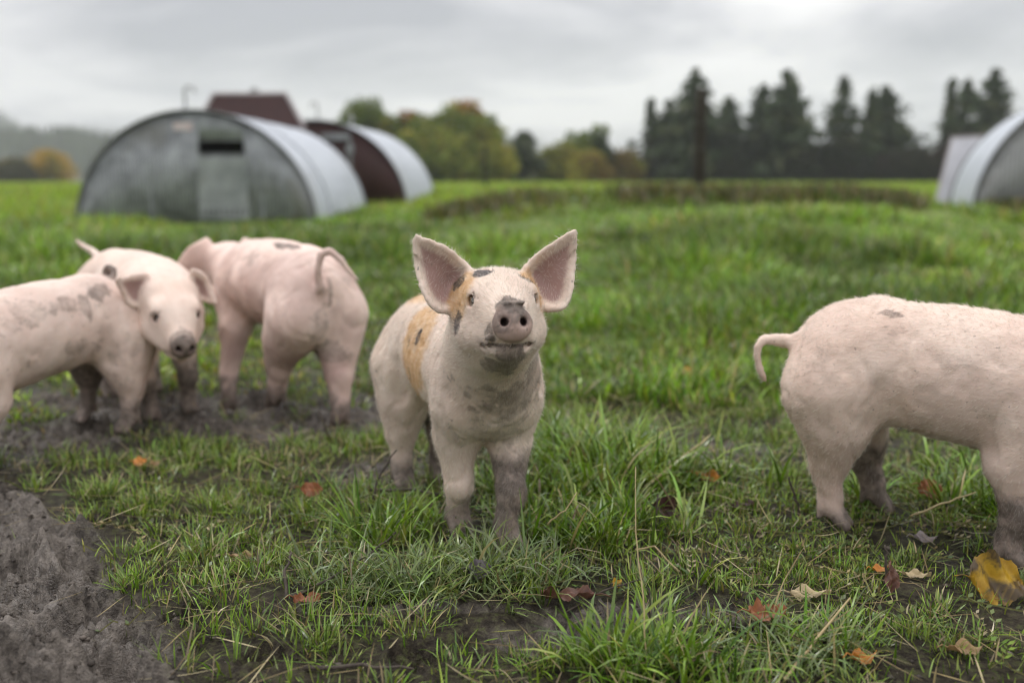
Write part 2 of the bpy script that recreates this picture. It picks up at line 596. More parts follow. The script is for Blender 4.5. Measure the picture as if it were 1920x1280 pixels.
def make_pig(name, spec):
    """spec in world metres; everything is turned into the pig's own frame (x forward, y to its left, z up, origin on the ground under it)"""
    hx, hy = unit(spec['heading']); org = np.array([spec['origin'][0], spec['origin'][1], 0.0])
    org[2] = gz1(org[0], org[1])
    Rm = np.array([[hx, -hy, 0], [hy, hx, 0], [0, 0, 1.0]])
    loc = lambda p: (np.array(p, float) - org) @ Rm
    locv = lambda v: np.array(v, float) @ Rm
    S = spec.get('S', 1.0); h = spec.get('h', 0.006)
    wz = spec.get('wide', 1.0)
    V3 = lambda x, y, z: np.array([x * S, y * S * wz, z * S])
    bend = spec.get('bend', 0.0)          # sideways shift of the shoulders
    sh = np.array([spec.get('front_dx', 0.0), bend, spec.get('front_dz', 0.0)]); hp = np.array([spec.get('hip_dx', 0.0), spec.get('hip_dy', 0.0), spec.get('hip_dz', 0.0)])
    # head frame
    hc = loc(spec['head'])
    hf = unit(locv(spec['head_fwd'])); up = locv(spec.get('head_up', (0, 0, 1)))
    hl = unit(np.cross(up, hf)); hu = np.cross(hf, hl)
    HS = spec.get('HS', 1.0)
    Hm = np.stack([hf, hl, hu], 1)
    hd = lambda f, l, u: hc + (Hm @ np.array([f, l, u])) * HS
    feet = {k: loc((v[0], v[1], gz1(v[0], v[1]) + (v[2] if len(v) > 2 else 0.0))) for k, v in spec['feet'].items()}
    tail = [loc(p) for p in spec.get('tail', [])]
    pts = [V3(-.36, 0, .1), V3(.3, 0, .5), V3(0, -.15, .0), V3(0, .15, .0)] + list(feet.values()) + tail + [hd(.2, 0, 0), hd(-.1, .19, .13), hd(-.1, -.19, .13), hd(.1, .19, -.15), hd(.1, -.19, -.15)]
    pts = np.array(pts)
    F = Field(pts.min(0) - 0.035, pts.max(0) + 0.035, h)
    # trunk
    F.ell(V3(-.215, 0, .320) + hp, V3(.105, .096, .110), k=.03)
    F.ell(V3(-.035, 0, .326) + (sh + hp) * .45, V3(.19, .108, .110), k=.05)
    F.ell(V3(.10, 0, .322) + sh * .9, V3(.15, .100, .110), k=.05)
    F.ell(V3(.20, 0, .315) + sh, V3(.08, .082, .090), k=.05)
    F.rc(V3(-.165, 0, .374) + hp, V3(.12, 0, .368) + sh, .060 * S, .055 * S, k=.05)
    nb = hd(-.035, 0, -.012)
    F.rc(V3(.155, 0, .335) + sh, nb, .092 * S, .068 * HS, k=.045)
    F.rc(V3(.195, 0, .295) + sh, hd(-.01, 0, -.045), .070 * S, .050 * HS, k=.05)
    for y in (1, -1):
        L = 'l' if y > 0 else 'r'
        # hind leg
        f = feet['h' + L]; d = (f - V3(-.20, .066 * y, 0) - 0) ; dz = d * np.array([1, 1, 1.0])
        hip = V3(-.225, .056 * y, .285) + hp
        knee = V3(-.212, .064 * y, .205) + hp * .7 + d * .25
        hock = V3(-.222, .068 * y, .128) + d * np.array([.72, .8, .9])
        fet = f + np.array([-.010, 0, .055])
        F.ell(hip, V3(.076, .056, .095), k=.04)
        F.rc(hip + V3(.012, -.004 * y, -.015), knee, .064 * S, .048 * S, k=.035)
        F.rc(hip + V3(-.028, .002 * y, -.020), hock + np.array([.008, 0, .012]), .066 * S, .032 * S, k=.04)
        F.rc(knee, hock + np.array([.006, 0, .0]), .046 * S, .030 * S, k=.03)
        F.rc(hock, fet, .0295 * S, .0240 * S, k=.015)
        F.rc(hock + np.array([-.014, 0, .010]), hock + np.array([-.008, 0, -.03]), .018 * S, .015 * S, k=.02)
        foot(F, fet, f, S)
        # front leg
        f = feet['f' + L]; d = f - V3(.165, .062 * y, 0)
        sho = V3(.165, .056 * y, .300) + sh
        elb = V3(.150, .062 * y, .205) + sh * .85 + d * .22
        kn = V3(.168, .064 * y, .108) + d * np.array([.72, .72, .9]) + sh * .3
        fet = f + np.array([-.008, 0, .05])
        F.ell(sho, V3(.072, .048, .095), k=.03)
        F.rc(sho + V3(.012, 0, -.03), elb, .060 * S, .043 * S, k=.025)
        F.rc(elb, kn, .043 * S, .0265 * S, k=.02)
        F.ell(kn + np.array([.005, 0, 0]), V3(.029, .0275, .034), k=.012)
        F.rc(kn, fet, .0245 * S, .0225 * S, k=.012)
        foot(F, fet, f, S)
    for b in spec.get('lumps', []):
        F.ell(loc(b[0]), b[1], k=.03)
    # folds behind the elbows and in front of the flanks, and across the neck
    for y in (1, -1):
        F.rc(V3(.085, .112 * y, .275) + sh * .8, V3(.080, .098 * y, .225) + sh * .8, .010 * S, .013 * S, k=.022, sub=True)
        F.rc(V3(-.142, .106 * y, .30) + hp, V3(-.150, .092 * y, .225) + hp, .008 * S, .014 * S, k=.022, sub=True)
        F.rc(V3(.225, .088 * y, .39) + sh, V3(.235, .082 * y, .31) + sh, .007 * S, .009 * S, k=.02, sub=True)
    # ham cleft under the tail
    F.rc(V3(-.345, 0, .33) + hp, V3(-.335, 0, .2) + hp, .012 * S, .03 * S, k=.03, sub=True)
    # head
    F.ell(hd(-.012, 0, .000), np.array([.072, .061, .060]) * HS, Hm, k=.03)
    F.rc(hd(-.012, .034, .026), hd(-.012, -.034, .026), .030 * HS, .030 * HS, k=.03)
    F.ell(hd(.03, 0, -.012), np.array([.075, .056, .058]) * HS, Hm, k=.03)
    for y in (1, -1):
        F.ell(hd(-.004, .031 * y, -.046), np.array([.056, .032, .047]) * HS, Hm, k=.03)
        F.rc(hd(.035, .045 * y, -.042), hd(.10, .022 * y, -.06), .028 * HS, .018 * HS, k=.02)
        F.ell(hd(.050, .038 * y, .024), np.array([.024, .018, .013]) * HS, Hm, k=.02)
    F.rc(hd(.045, 0, -.012), hd(.142, 0, -.036), .047 * HS, .0285 * HS, k=.03)
    F.rc(hd(.0, 0, -.065), hd(.112, 0, -.070), .045 * HS, .020 * HS, k=.02)
    # snout disc, turned up a little
    sf = unit(hf * math.cos(spec.get('snout_tilt', .1)) + hu * math.sin(spec.get('snout_tilt', .1))); su = np.cross(sf, hl)
    Sm = np.stack([sf, hl, su], 1); sc = hd(.152, 0, -.037)
    F.ell(sc - sf * .004, np.array([.013, .0310, .0235]) * HS, Sm, k=.008)
    F.ell(sc - sf * .002 + su * .006 * HS, np.array([.011, .0270, .0200]) * HS, Sm, k=.006)
    for y in (1, -1):
        a = sc + (hl * .0142 * y + su * .003) * HS
        F.ell(a + sf * .008 * HS, np.array([.022, .0056, .0064]) * HS, Sm, k=.006, sub=True)
    for b in spec.get('clods', []):
        F.ell(hd(*b[0]), np.array(b[1]), Hm, k=.004)
    # mouth: a cut that turns up at the corners
    mp = [hd(.05, .048, -.048), hd(.095, .034, -.064), hd(.142, .016, -.0705), hd(.150, 0, -.072), hd(.142, -.016, -.0705), hd(.095, -.034, -.064), hd(.05, -.048, -.048)]
    for a, b in zip(mp[:-1], mp[1:]):
        F.rc(a, b, .0042 * HS, .0042 * HS, k=.007, sub=True)
    eyes = [hd(.0650, .0385 * y, .0060) for y in (1, -1)]
    er = .0145 * HS
    for y, c in zip((1, -1), eyes):
        n = unit(hf * .86 + hl * .50 * y)
        F.ell(c - n * .002, np.array([1, 1, 1]) * er * 1.42, k=.012)
        F.ell(c + n * .003 + hu * .0015, np.array([1.0, 1.0, .92]) * er * 1.02, k=.004, sub=True)
        F.rc(c + n * .008 - hl * y * .012 - hu * .002, c + n * .008 + hl * y * .011, er * .48, er * .48, k=.004, sub=True)
    # ears: traced sheets, cupped
    ear_pts = []
    for y in (1, -1):
        E = spec['ear_l' if y > 0 else 'ear_r']
        o = smooth_outline(np.array(E.get('outline', EAR_FLOP)) * E.get('scale', 1.0))
        P, de = poly_samples(o)
        ao = unit(hf * E['out'][0] + hl * E['out'][1] * y + hu * E['out'][2])
        bo = hf * E['up'][0] + hl * E['up'][1] * y + hu * E['up'][2]; bo = unit(bo - ao * (bo @ ao))
        no = np.cross(ao, bo) * (1 if y > 0 else -1)
        if no @ hf < 0 and not E.get('flipn'):
            no = -no
        at = hd(*(np.array(E.get('at', (-.012, .052, .035))) * np.array([1, y, 1])))
        ax = unit(o[np.argmax(o[:, 0])]) if 'axis' not in E else unit(E['axis'])
        al = P @ ax; ac = P @ np.array([-ax[1], ax[0]])
        g = E.get('cup', 7.0) * ac ** 2 + E.get('curl', 0.0) * np.maximum(al - .02, 0) ** 2 - E.get('hollow', .010) * np.exp(-((al - .02) / .03) ** 2)
        g = g + E.get('roll', 0.0) * np.exp(-de / .010) * (ac > 0.0)
        W = at + P[:, :1] * ao * HS + P[:, 1:] * bo * HS + g[:, None] * no * HS
        th = (.0042 + .0026 * np.exp(-np.maximum(al, 0) / .035)) * max(HS, h / .0055)
        F.cloud(W, th, k=.009)
        ear_pts.append((W, no, de))
    # tail
    if tail:
        tl = np.array(tail); nT = len(tl) - 1
        for i in range(nT):
            r0 = np.interp(i / nT, [0, .15, 1], [.017, .0118, .0072]) * S; r1 = np.interp((i + 1) / nT, [0, .15, 1], [.017, .0118, .0072]) * S
            F.rc(tl[i], tl[i + 1], r0, r1, k=.010 if i == 0 else .003)
    V, Q = F.mesh()
    # muscle and fold relief under the hide
    a_, b_, c_, d_ = (V[Q[:, i]] for i in range(4))
    fn_ = np.cross(c_ - a_, d_ - b_); N_ = np.zeros_like(V)
    for i in range(4):
        np.add.at(N_, Q[:, i], fn_)
    N_ /= np.linalg.norm(N_, axis=1)[:, None] + 1e-12
    hq = np.linalg.norm(V - hc, axis=1)
    bm_ = sstep(.15 * HS, .24 * HS, hq) * sstep(.03, .09, V[:, 2])
    wr = 1 - np.abs(2 * fbm3(V * np.array([2.2, .8, .8]), 16, 2) - 1)
    V = V + N_ * (bm_ * (.010 * (fbm3(V, 8.5, 2) - .5) + .0026 * (fbm3(V + 5, 30, 2) - .5) - .0024 * sstep(.80, .97, wr)))[:, None]
    # --- where the skin is pink, patched or dirty; nostrils and mouth line are darkened too
    hp_ = (V - hc) @ Hm / HS
    n1 = fbm3(V, 22); n2 = fbm3(V + 3.1, 60); n3 = fbm3(V + 7.7, 9)
    pink = np.zeros(len(V))
    for (W, no, de) in ear_pts:
        box = ((V > W.min(0) - .01) & (V < W.max(0) + .01)).all(1); ii = np.where(box)[0]
        for k in range(0, len(ii), 4000):
            q = V[ii[k:k + 4000]]
            d2 = ((q[:, None] - W[None]) ** 2).sum(-1); j = d2.argmin(1)
            side = ((q - W[j]) * no).sum(1)
            e = np.sqrt(d2.min(1))
            pink[ii[k:k + 4000]] = np.maximum(pink[ii[k:k + 4000]], sstep(-.001, .0015, side) * (e < .012) * sstep(.004, .016, de[j]))
    sd = np.linalg.norm((V - sc) @ Sm / np.array([.02, .037, .033]) / HS, axis=1)
    snout = 1 - sstep(.85, 1.12, sd)
    nost = 0
    for y in (1, -1):
        a = sc + (hl * .0142 * y + su * .003) * HS
        q = (V - a) @ Sm / HS
        nost = np.maximum(nost, (1 - sstep(.0055, .0085, np.hypot(q[:, 1], q[:, 2] * .9))) * (np.abs(q[:, 0]) < .03))
    lid = 0
    for c in eyes:
        lid = np.maximum(lid, 1 - sstep(er * 1.1, er * 1.7, np.linalg.norm(V - c, axis=1)))
    mouthd = np.full(len(V), 9.0)
    for a, b in zip(mp[:-1], mp[1:]):
        ab = b - a; t = np.clip((V - a) @ ab / (ab @ ab), 0, 1)
        mouthd = np.minimum(mouthd, np.linalg.norm(V - a - t[:, None] * ab, axis=1))
    um = np.interp(hp_[:, 0], [.045, .10, .145], [-.046, -.062, -.0695])
    lip = (1 - sstep(.0015, .0042, np.abs(hp_[:, 2] - um))) * sstep(.085, .11, hp_[:, 0]) * (1 - sstep(.150, .158, hp_[:, 0]))
    flush = np.clip(spec.get('flush', 0.3) * (sstep(.24, .14, V[:, 2]) * .5 + .5 * sstep(.45, .65, n3)), 0, 1)
    mud = np.zeros(len(V))
    for k, hgt in spec.get('leg_mud', {}).items():
        f = feet[k]
        w = (np.hypot(V[:, 0] - f[0], (V[:, 1] - f[1])) < .10) * 1.0
        own = np.ones(len(V), bool)
        for k2, f2 in feet.items():
            if k2 != k:
                own &= np.hypot(V[:, 0] - f[0], V[:, 1] - f[1]) <= np.hypot(V[:, 0] - f2[0], V[:, 1] - f2[1])
        mud = np.maximum(mud, own * (1 - sstep(hgt - .03, hgt + .03, V[:, 2] - f[2] + .05 * (n1 - .5))) * (V[:, 2] < .24))
    for b in spec.get('mud', []):
        c = np.array(b[1], float); q = (hp_ if b[0] == 'h' else V) - c
        d = np.linalg.norm(q / np.array(b[2]), axis=1) + (n1 - .5) * .9 + (n2 - .5) * .9
        mud = np.maximum(mud, (1 - sstep(.75, 1.1, d)) * b[3])
    if tail and spec.get('tail_mud'):
        for a, b in zip(tail[1:-1], tail[2:]):
            ab = b - a; t = np.clip((V - a) @ ab / (ab @ ab), 0, 1)
            mud = np.maximum(mud, spec['tail_mud'] * (1 - sstep(.012, .02, np.linalg.norm(V - a - t[:, None] * ab, axis=1))))
    ging = np.zeros(len(V)); blk = np.zeros(len(V))
    for arr, key in ((ging, 'ginger'), (blk, 'black')):
        for b in spec.get(key, []):
            q = (hp_ if b[0] == 'h' else V) - np.array(b[1], float)
            d = np.linalg.norm(q / np.array(b[2]), axis=1) + (n1 - .5) * .5 + (n2 - .5) * .5
            arr[:] = np.maximum(arr, (1 - sstep(.8, 1.15, d)) * b[3])
    sq = (V - sc) @ Sm / HS
    mud = np.maximum(mud, snout * (1 - nost) * spec.get('snout_mud', 0.0) * sstep(-.3, .3, sq[:, 2] / .024 - .5 * sq[:, 1] / .03 + .35 + (n2 - .5) * 2.2))
    pk = np.clip(np.maximum(np.maximum(pink * .95, snout * .6), np.maximum(flush, lid * .55)), 0, 1)
    dark = np.clip(np.maximum(nost * .95, lip * .8), 0, 1)  # dark nostrils; the shadow between the lips is painted on as a line
    me = raw_mesh(name, V, Q, True, {'pink': pk, 'mud': np.clip(mud, 0, 1), 'ginger': ging, 'black': blk, 'dark': dark})
    tone = spec.get('tone', (0.76, 0.63, 0.545))
    ob = link(name, me, pig_skin(tone, spec.get('dirt', 0.3), spec.get('bumpk', 0.3)), None, tuple(org), (0, 0, math.atan2(hy, hx)),
              label=spec['label'], category='pig', group='piglets in the muddy pasture')
    for c, y in zip(eyes, (1, -1)):
        n = unit(hf * .92 + hl * .36 * y + hu * .05)
        eyeball(c, n, er, ob)
    if spec.get('hair'):
        grow_hair(ob, V, Q, spec, hf, hu, hc, ging, blk, mud, pk, snout, nost, lid, np.maximum(pink, 0), lip)
    return ob, dict(V=V, Q=Q)


def foot(F, fet, f, S):
    """two toes and the dew claws behind them"""
    for s in (1, -1):
        F.rc(fet + np.array([.004, .008 * s, -.015]), f + np.array([.022, .0125 * s, .010]), .0165 * S, .0115 * S, k=.008)
        F.rc(fet + np.array([-.012, .012 * s, -.008]), f + np.array([-.026, .016 * s, .022]), .009 * S, .006 * S, k=.006)


_skins = {}


def pig_skin(tone, dirt, bumpk):
    key = (tone, dirt)
    if key in _skins:
        return _skins[key]
    m = Mat('pig skin')
    n1 = m.noise(7, 5, 0.6); n2 = m.noise(55, 4, 0.6); n3 = m.noise(17, 6, 0.68, 0.6)
    streak = m.noise(60, 3, 0.6, stretch=(0.35, 1.0, 0.8))
    base = m.mix(m.ramp(n1, [(0.35, 0.0), (0.68, 0.7)]), tone, (tone[0] * .93, tone[1] * .84, tone[2] * .80))
    base = m.mix(m.ramp(streak, [(0.3, 0.22), (0.6, 0.0)]), base, (tone[0] * .62, tone[1] * .52, tone[2] * .46))
    base = m.mix(m.attr('pink'), base, (0.31, 0.19, 0.168))
    gin = m.mix(m.ramp(n2, [(0.35, 0.0), (0.65, 1.0)]), (0.66, 0.46, 0.26), (0.52, 0.32, 0.15))
    base = m.mix(m.math('MULTIPLY', m.attr('ginger'), m.ramp(n2, [(0.3, 0.55), (0.6, 0.95)])), base, gin)
    base = m.mix(m.ramp(m.math('MULTIPLY_ADD', m.attr('black'), 1.35, m.math('MULTIPLY_ADD', m.noise(60, 4, 0.7), 1.4, -1.4)), [(0.05, 0.0), (0.6, 0.92)]), base, (0.06, 0.055, 0.055))
    # dried splashes
    spl = m.math('MULTIPLY', m.ramp(n3, [(0.56, 0.0), (0.70, 1.0)]), m.ramp(n2, [(0.40, 0.0), (0.62, 1.0)]))
    base = m.mix(m.math('MULTIPLY', spl, dirt), base, (0.20, 0.165, 0.135))
    speck = m.ramp(m.noise(120, 2, 0.5), [(0.70, 0.0), (0.74, 1.0)])
    base = m.mix(m.math('MULTIPLY', speck, dirt), base, (0.12, 0.10, 0.085))
    mudc = m.mix(m.ramp(n2, [(0.35, 0.0), (0.65, 1.0)]), (0.062, 0.049, 0.040), (0.150, 0.126, 0.105))
    brk = m.math('MULTIPLY_ADD', m.attr('mud'), 1.55, m.math('MULTIPLY_ADD', m.noise(38, 6, 0.7, 0.4), 1.6, -1.42))
    mf = m.math('MULTIPLY', m.ramp(brk, [(0.0, 0.0), (1.15, 1.0)]), 0.93)
    base = m.mix(mf, base, mudc)
    base = m.mix(m.attr('dark'), base, (0.035, 0.022, 0.02))
    m.set(color=base, rough=0.62, spec=0.25, sss=0.10)
    m.b.inputs['Subsurface Radius'].default_value = (1.0, 0.4, 0.25)
    m.b.inputs['Subsurface Scale'].default_value = 0.006
    h = m.math('MULTIPLY_ADD', m.noise(230, 3, 0.6, stretch=(0.3, 1, 0.8)), 1.0, m.math('MULTIPLY', mf, n2))
    m.bump(h, bumpk, 0.003)
    _skins[key] = m.m
    return m.m


_eyes = {}


def eyeball(c, n, r, parent):
    if 'm' not in _eyes:
        m = Mat('eye')
        s = m.node('ShaderNodeSeparateXYZ'); m.l.new(m.coord(), s.inputs[0])
        cth = m.math('DIVIDE', s.outputs[0], 1.0)
        c_ = m.ramp(cth, [(0.0, (0.55, 0.45, 0.38)), (0.42, (0.62, 0.52, 0.44)), (0.52, (0.07, 0.042, 0.025)), (0.74, (0.15, 0.085, 0.035)), (0.80, (0.012, 0.010, 0.010))])
        m.set(color=c_, rough=0.08, spec=0.6)
        _eyes['m'] = m.m
        v, f = [], []
        nu, nv = 20, 14
        for i in range(nv + 1):
            t = math.pi * i / nv
            for j in range(nu):
                w = 2 * math.pi * j / nu
                v.append((math.cos(t), math.sin(t) * math.cos(w), math.sin(t) * math.sin(w)))
        for i in range(nv):
            for j in range(nu):
                f.append((i * nu + j, (i + 1) * nu + j, (i + 1) * nu + (j + 1) % nu, i * nu + (j + 1) % nu))
        me = bpy.data.meshes.new('eye'); me.from_pydata(v, [], f); me.polygons.foreach_set('use_smooth', np.ones(len(f), bool)); me.update()
        me.materials.append(m.m); _eyes['me'] = me
    o = link('eye', _eyes['me'], None, parent, tuple(c + np.array(n) * .0016))
    o.rotation_euler = Vector(n).to_track_quat('X', 'Z').to_euler()
    o.scale = (r, r, r)
    return o


def grow_hair(ob, V, Q, spec, hf, hu, hc, ging, blk, mud, pk, snout, nost, lid, pink, lip):
    """short bristles as thin strands, a child of the pig"""
    g = np.random.default_rng(3)
    N = spec['hair']
    a, b, c, d = V[Q[:, 0]], V[Q[:, 1]], V[Q[:, 2]], V[Q[:, 3]]
    nrm = np.cross(c - a, d - b); area = np.linalg.norm(nrm, axis=1) + 1e-12; nrm /= area[:, None]
    w = area.copy()
    cen = (a + b + c + d) / 4
    sk = snout[Q[:, 0]]; w *= np.clip(1 - sk * 1.0 - lid[Q[:, 0]] * .9 - nost[Q[:, 0]], 0, 1)
    w *= np.where(pink[Q[:, 0]] > .3, .25, 1.0)
    w *= 1 - .97 * lip[Q[:, 0]]
    w *= sstep(.02, .06, cen[:, 2])
    hd_ = np.linalg.norm(cen - hc, axis=1)
    w *= np.where(hd_ < .17, 1.7, 1.0)
    idx = g.choice(len(Q), N, p=w / w.sum())
    u, v = g.random(N)[:, None], g.random(N)[:, None]
    P = (a[idx] * (1 - u) + b[idx] * u) * (1 - v) + (d[idx] * (1 - u) + c[idx] * u) * v
    n = nrm[idx]
    flow = np.tile(np.array([-1.0, 0, -.55]), (N, 1))
    near = sstep(.16, .10, np.linalg.norm(P - hc, axis=1))[:, None]
    hflow = -hf + 0.25 * hu
    rel = P - (hc + hf * .05)
    hflow = hflow[None] + 4.0 * (rel - (rel @ hf)[:, None] * hf)
    flow = flow * (1 - near) + hflow * near
    leg = sstep(.2, .14, P[:, 2])[:, None]
    flow = flow * (1 - leg) + leg * np.array([-.25, 0, -1.0])
    flow -= (flow * n).sum(1)[:, None] * n
    flow /= np.linalg.norm(flow, axis=1)[:, None] + 1e-6
    lift = spec.get('lift', .32)
    L = (spec.get('hair_len', .011) * (0.55 + 0.8 * g.random(N)))
    L *= np.where(np.linalg.norm(P - hc, axis=1) < .2, .85, 1.0)
    jit = g.normal(0, .22, (N, 3))
    d1 = flow + n * (lift + .25) + jit; d1 /= np.linalg.norm(d1, axis=1)[:, None]
    d2 = flow + n * lift * .3 + jit; d2 /= np.linalg.norm(d2, axis=1)[:, None]
    p0 = P - n * .001; p1 = P + d1 * (L * .5)[:, None]; p2 = p1 + d2 * (L * .5)[:, None]
    pos = np.stack([p0, p1, p2], 1).reshape(-1, 3).astype(np.float32)
    rad = np.tile(np.array([1.0, .75, .15]), N) * np.repeat(spec.get('hair_r', .00016) * (.7 + .6 * g.random(N)), 3)
    q0 = Q[idx, 0]
    colr = np.tile(np.array([.80, .73, .64]), (N, 1)) * (0.8 + .3 * g.random(N))[:, None]
    gi = (ging[q0] * (.6 + .4 * g.random(N)))[:, None]; colr = colr * (1 - gi) + gi * np.array([.62, .38, .16])
    bi = (blk[q0] > g.random(N) * .9)[:, None] * .92; colr = colr * (1 - bi) + bi * np.array([.05, .045, .045])
    mi = np.clip(mud[q0] * (.5 + .6 * g.random(N)), 0, 1)[:, None]; colr = colr * (1 - mi) + mi * np.array([.16, .13, .11])
    cu = bpy.data.hair_curves.new('hair')
    cu.add_curves([3] * N)
    cu.attributes['position'].data.foreach_set('vector', pos.ravel())
    ra = cu.attributes.get('radius') or cu.attributes.new('radius', 'FLOAT', 'POINT')
    ra.data.foreach_set('value', rad.astype(np.float32))
    ca = cu.attributes.new('tint', 'FLOAT_COLOR', 'CURVE')
    ca.data.foreach_set('color', np.concatenate([colr, np.ones((N, 1))], 1).astype(np.float32).ravel())
    if 'hairmat' not in _skins:
        m = Mat('bristle'); m.set(color=m.attr('tint', 'Color'), rough=0.5, spec=0.3)
        m.translucent(m.attr('tint', 'Color'), 0.35)
        _skins['hairmat'] = m.m
    cu.materials.append(_skins['hairmat'])
    link('hair', cu, None, ob)


def build_pigs():
    res = {}
    ear_up_r = [(-.010, .022), (.010, .047), (.038, .064), (.068, .076), (.079, .079), (.080, .055), (.076, .021), (.069, -.008), (.058, -.030), (.038, -.043), (.017, -.036), (.004, -.022)]
    ear_up_l = [(-.012, .022), (.008, .047), (.042, .068), (.064, .081), (.073, .084), (.073, .047), (.068, .013), (.060, -.021), (.046, -.041), (.03, -.044), (.013, -.036), (.003, -.022)]
    # the curious one facing the camera
    res['D'] = make_pig('pig', dict(
        label='pale piglet with upright ears, ginger patches and muddy snout, facing the camera in the middle', origin=(-.105, 1.895), heading=(.38, -.925), S=.93, h=.0039,
        feet=dict(hl=(-.155, 2.10), hr=(-.232, 2.05), fl=(-.008, 1.685), fr=(-.098, 1.755)), wide=.91,
        head=(-.024, 1.545, .453), head_fwd=(.165, -.945, .20), HS=.945, snout_tilt=.08,
        ear_r=dict(outline=ear_up_r, scale=1.03, out=(-.02, 1, 0), up=(-.05, 0, 1), at=(-.018, .050, .038), axis=(.7, .45), cup=11.0, curl=1.0, hollow=.020, roll=.012),
        ear_l=dict(outline=ear_up_l, scale=1.03, out=(.10, 1, 0), up=(-.05, 0, 1), at=(-.018, .064, .038), axis=(.65, .5), cup=11.0, curl=1.0, hollow=.020, roll=.012),
        tail=[(-.225, 2.17, .35), (-.24, 2.205, .345), (-.25, 2.225, .32), (-.25, 2.23, .29)],
        clods=[((.150, .012, -.004), (.010, .009, .004)), ((.150, -.006, -.004), (.008, .010, .0045)), ((.128, .002, .003), (.006, .007, .004)), ((.150, -.020, -.012), (.006, .006, .006)),
               ((.118, .028, -.006), (.005, .004, .004)), ((.12, -.006, .008), (.005, .006, .004)), ((.13, -.036, -.055), (.006, .006, .006))],
        ginger=[('h', (.022, .060, .030), (.05, .026, .05), 1.0), ('h', (.022, -.060, .022), (.05, .026, .055), 1.0), ('b', (-.01, -.10, .37), (.085, .07, .13), 1.0),
                ('b', (-.16, .0, .44), (.1, .08, .05), .9), ('b', (-.02, -.1, .27), (.035, .06, .10), .9), ('b', (-.29, -.06, .36), (.05, .07, .07), .6)],
        black=[('h', (.035, -.028, .062), (.03, .020, .020), 1.0), ('h', (.05, .044, .04), (.022, .014, .022), .8), ('h', (-.0, -.068, .052), (.03, .016, .022), .9), ('h', (.035, -.064, -.028), (.02, .015, .026), .9),
               ('b', (.03, -.10, .40), (.010, .03, .022), .8), ('b', (.012, -.10, .36), (.011, .03, .025), .9), ('b', (-.02, -.11, .385), (.012, .03, .028), .9), ('b', (-.035, -.11, .34), (.013, .03, .024), .85), ('b', (-.02, -.115, .28), (.008, .03, .035), .75)],
        mud=[('h', (.145, 0, -.005), (.028, .032, .022), 1.0), ('h', (.125, 0, -.085), (.035, .03, .022), .9), ('h', (.07, 0, -.10), (.075, .04, .035), .8), ('h', (.13, -.035, -.05), (.02, .014, .02), .9),
             ('h', (.10, -.04, -.06), (.03, .02, .03), .45), ('b', (.25, 0, .32), (.10, .085, .075), .7), ('b', (.24, .0, .25), (.09, .06, .05), .5), ('b', (.18, -.09, .22), (.06, .05, .06), .35), ('b', (-.25, -.1, .23), (.06, .05, .05), .5), ('b', (.22, .0, .21), (.08, .05, .04), .5)],
        leg_mud=dict(fl=.17, fr=.075, hl=.20, hr=.07), snout_mud=.85, dirt=.6, hair=60000, tone=(0.735, 0.625, 0.53), flush=.32, hair_len=.0095, lift=.2))
    # right-hand pig, cut by the frame
    o, hh = np.array([.812, 1.708]), unit((.87, -.49)); l = np.array([-hh[1], hh[0]])
    P = lambda f, s: tuple(o + hh * f + l * s)
    hd2 = o + hh * .40
    res['R'] = make_pig('pig', dict(
        label='clean pink piglet walking out of the frame, seen from its side with its tail hanging', origin=tuple(o), heading=tuple(hh), S=1.0, h=.006, front_dx=-.075, front_dz=-.025,
        feet=dict(hr=(.605, 1.79), hl=(.715, 1.875), fr=P(.080, -.068), fl=P(.15, .06)),
        head=(hd2[0], hd2[1], .40), head_fwd=(hh[0], hh[1], -.45), HS=1.0,
        ear_l=dict(out=(.35, 1, .25), up=(-.4, 0, 1), cup=5.0, curl=3.0), ear_r=dict(out=(.35, 1, .25), up=(-.4, 0, 1), cup=5.0, curl=3.0),
        tail=[(.53, 1.83, .353), (.513, 1.85, .352), (.490, 1.855, .354), (.473, 1.855, .352), (.464, 1.855, .340), (.463, 1.855, .322), (.468, 1.855, .302), (.476, 1.855, .282), (.479, 1.855, .277)],
        mud=[('b', (-.14, -.055, .44), (.035, .008, .03), .8), ('b', (-.12, -.085, .40), (.03, .015, .02), .5), ('b', (-.25, -.1, .30), (.05, .04, .05), .35), ('b', (.04, -.115, .34), (.07, .03, .05), .28)],
        leg_mud=dict(hl=.15, hr=.05, fr=.15, fl=.2), dirt=.45, hair=52000, hair_len=.009, lift=.12, tone=(0.74, 0.605, 0.515), flush=.3))
    # left foreground pig, cut by the frame
    o, hh = np.array([-1.175, 2.39]), unit((-.44, -.898)); l = np.array([-hh[1], hh[0]])
    P = lambda f, s: tuple(o + hh * f + l * s)
    hd2 = o + hh * .40
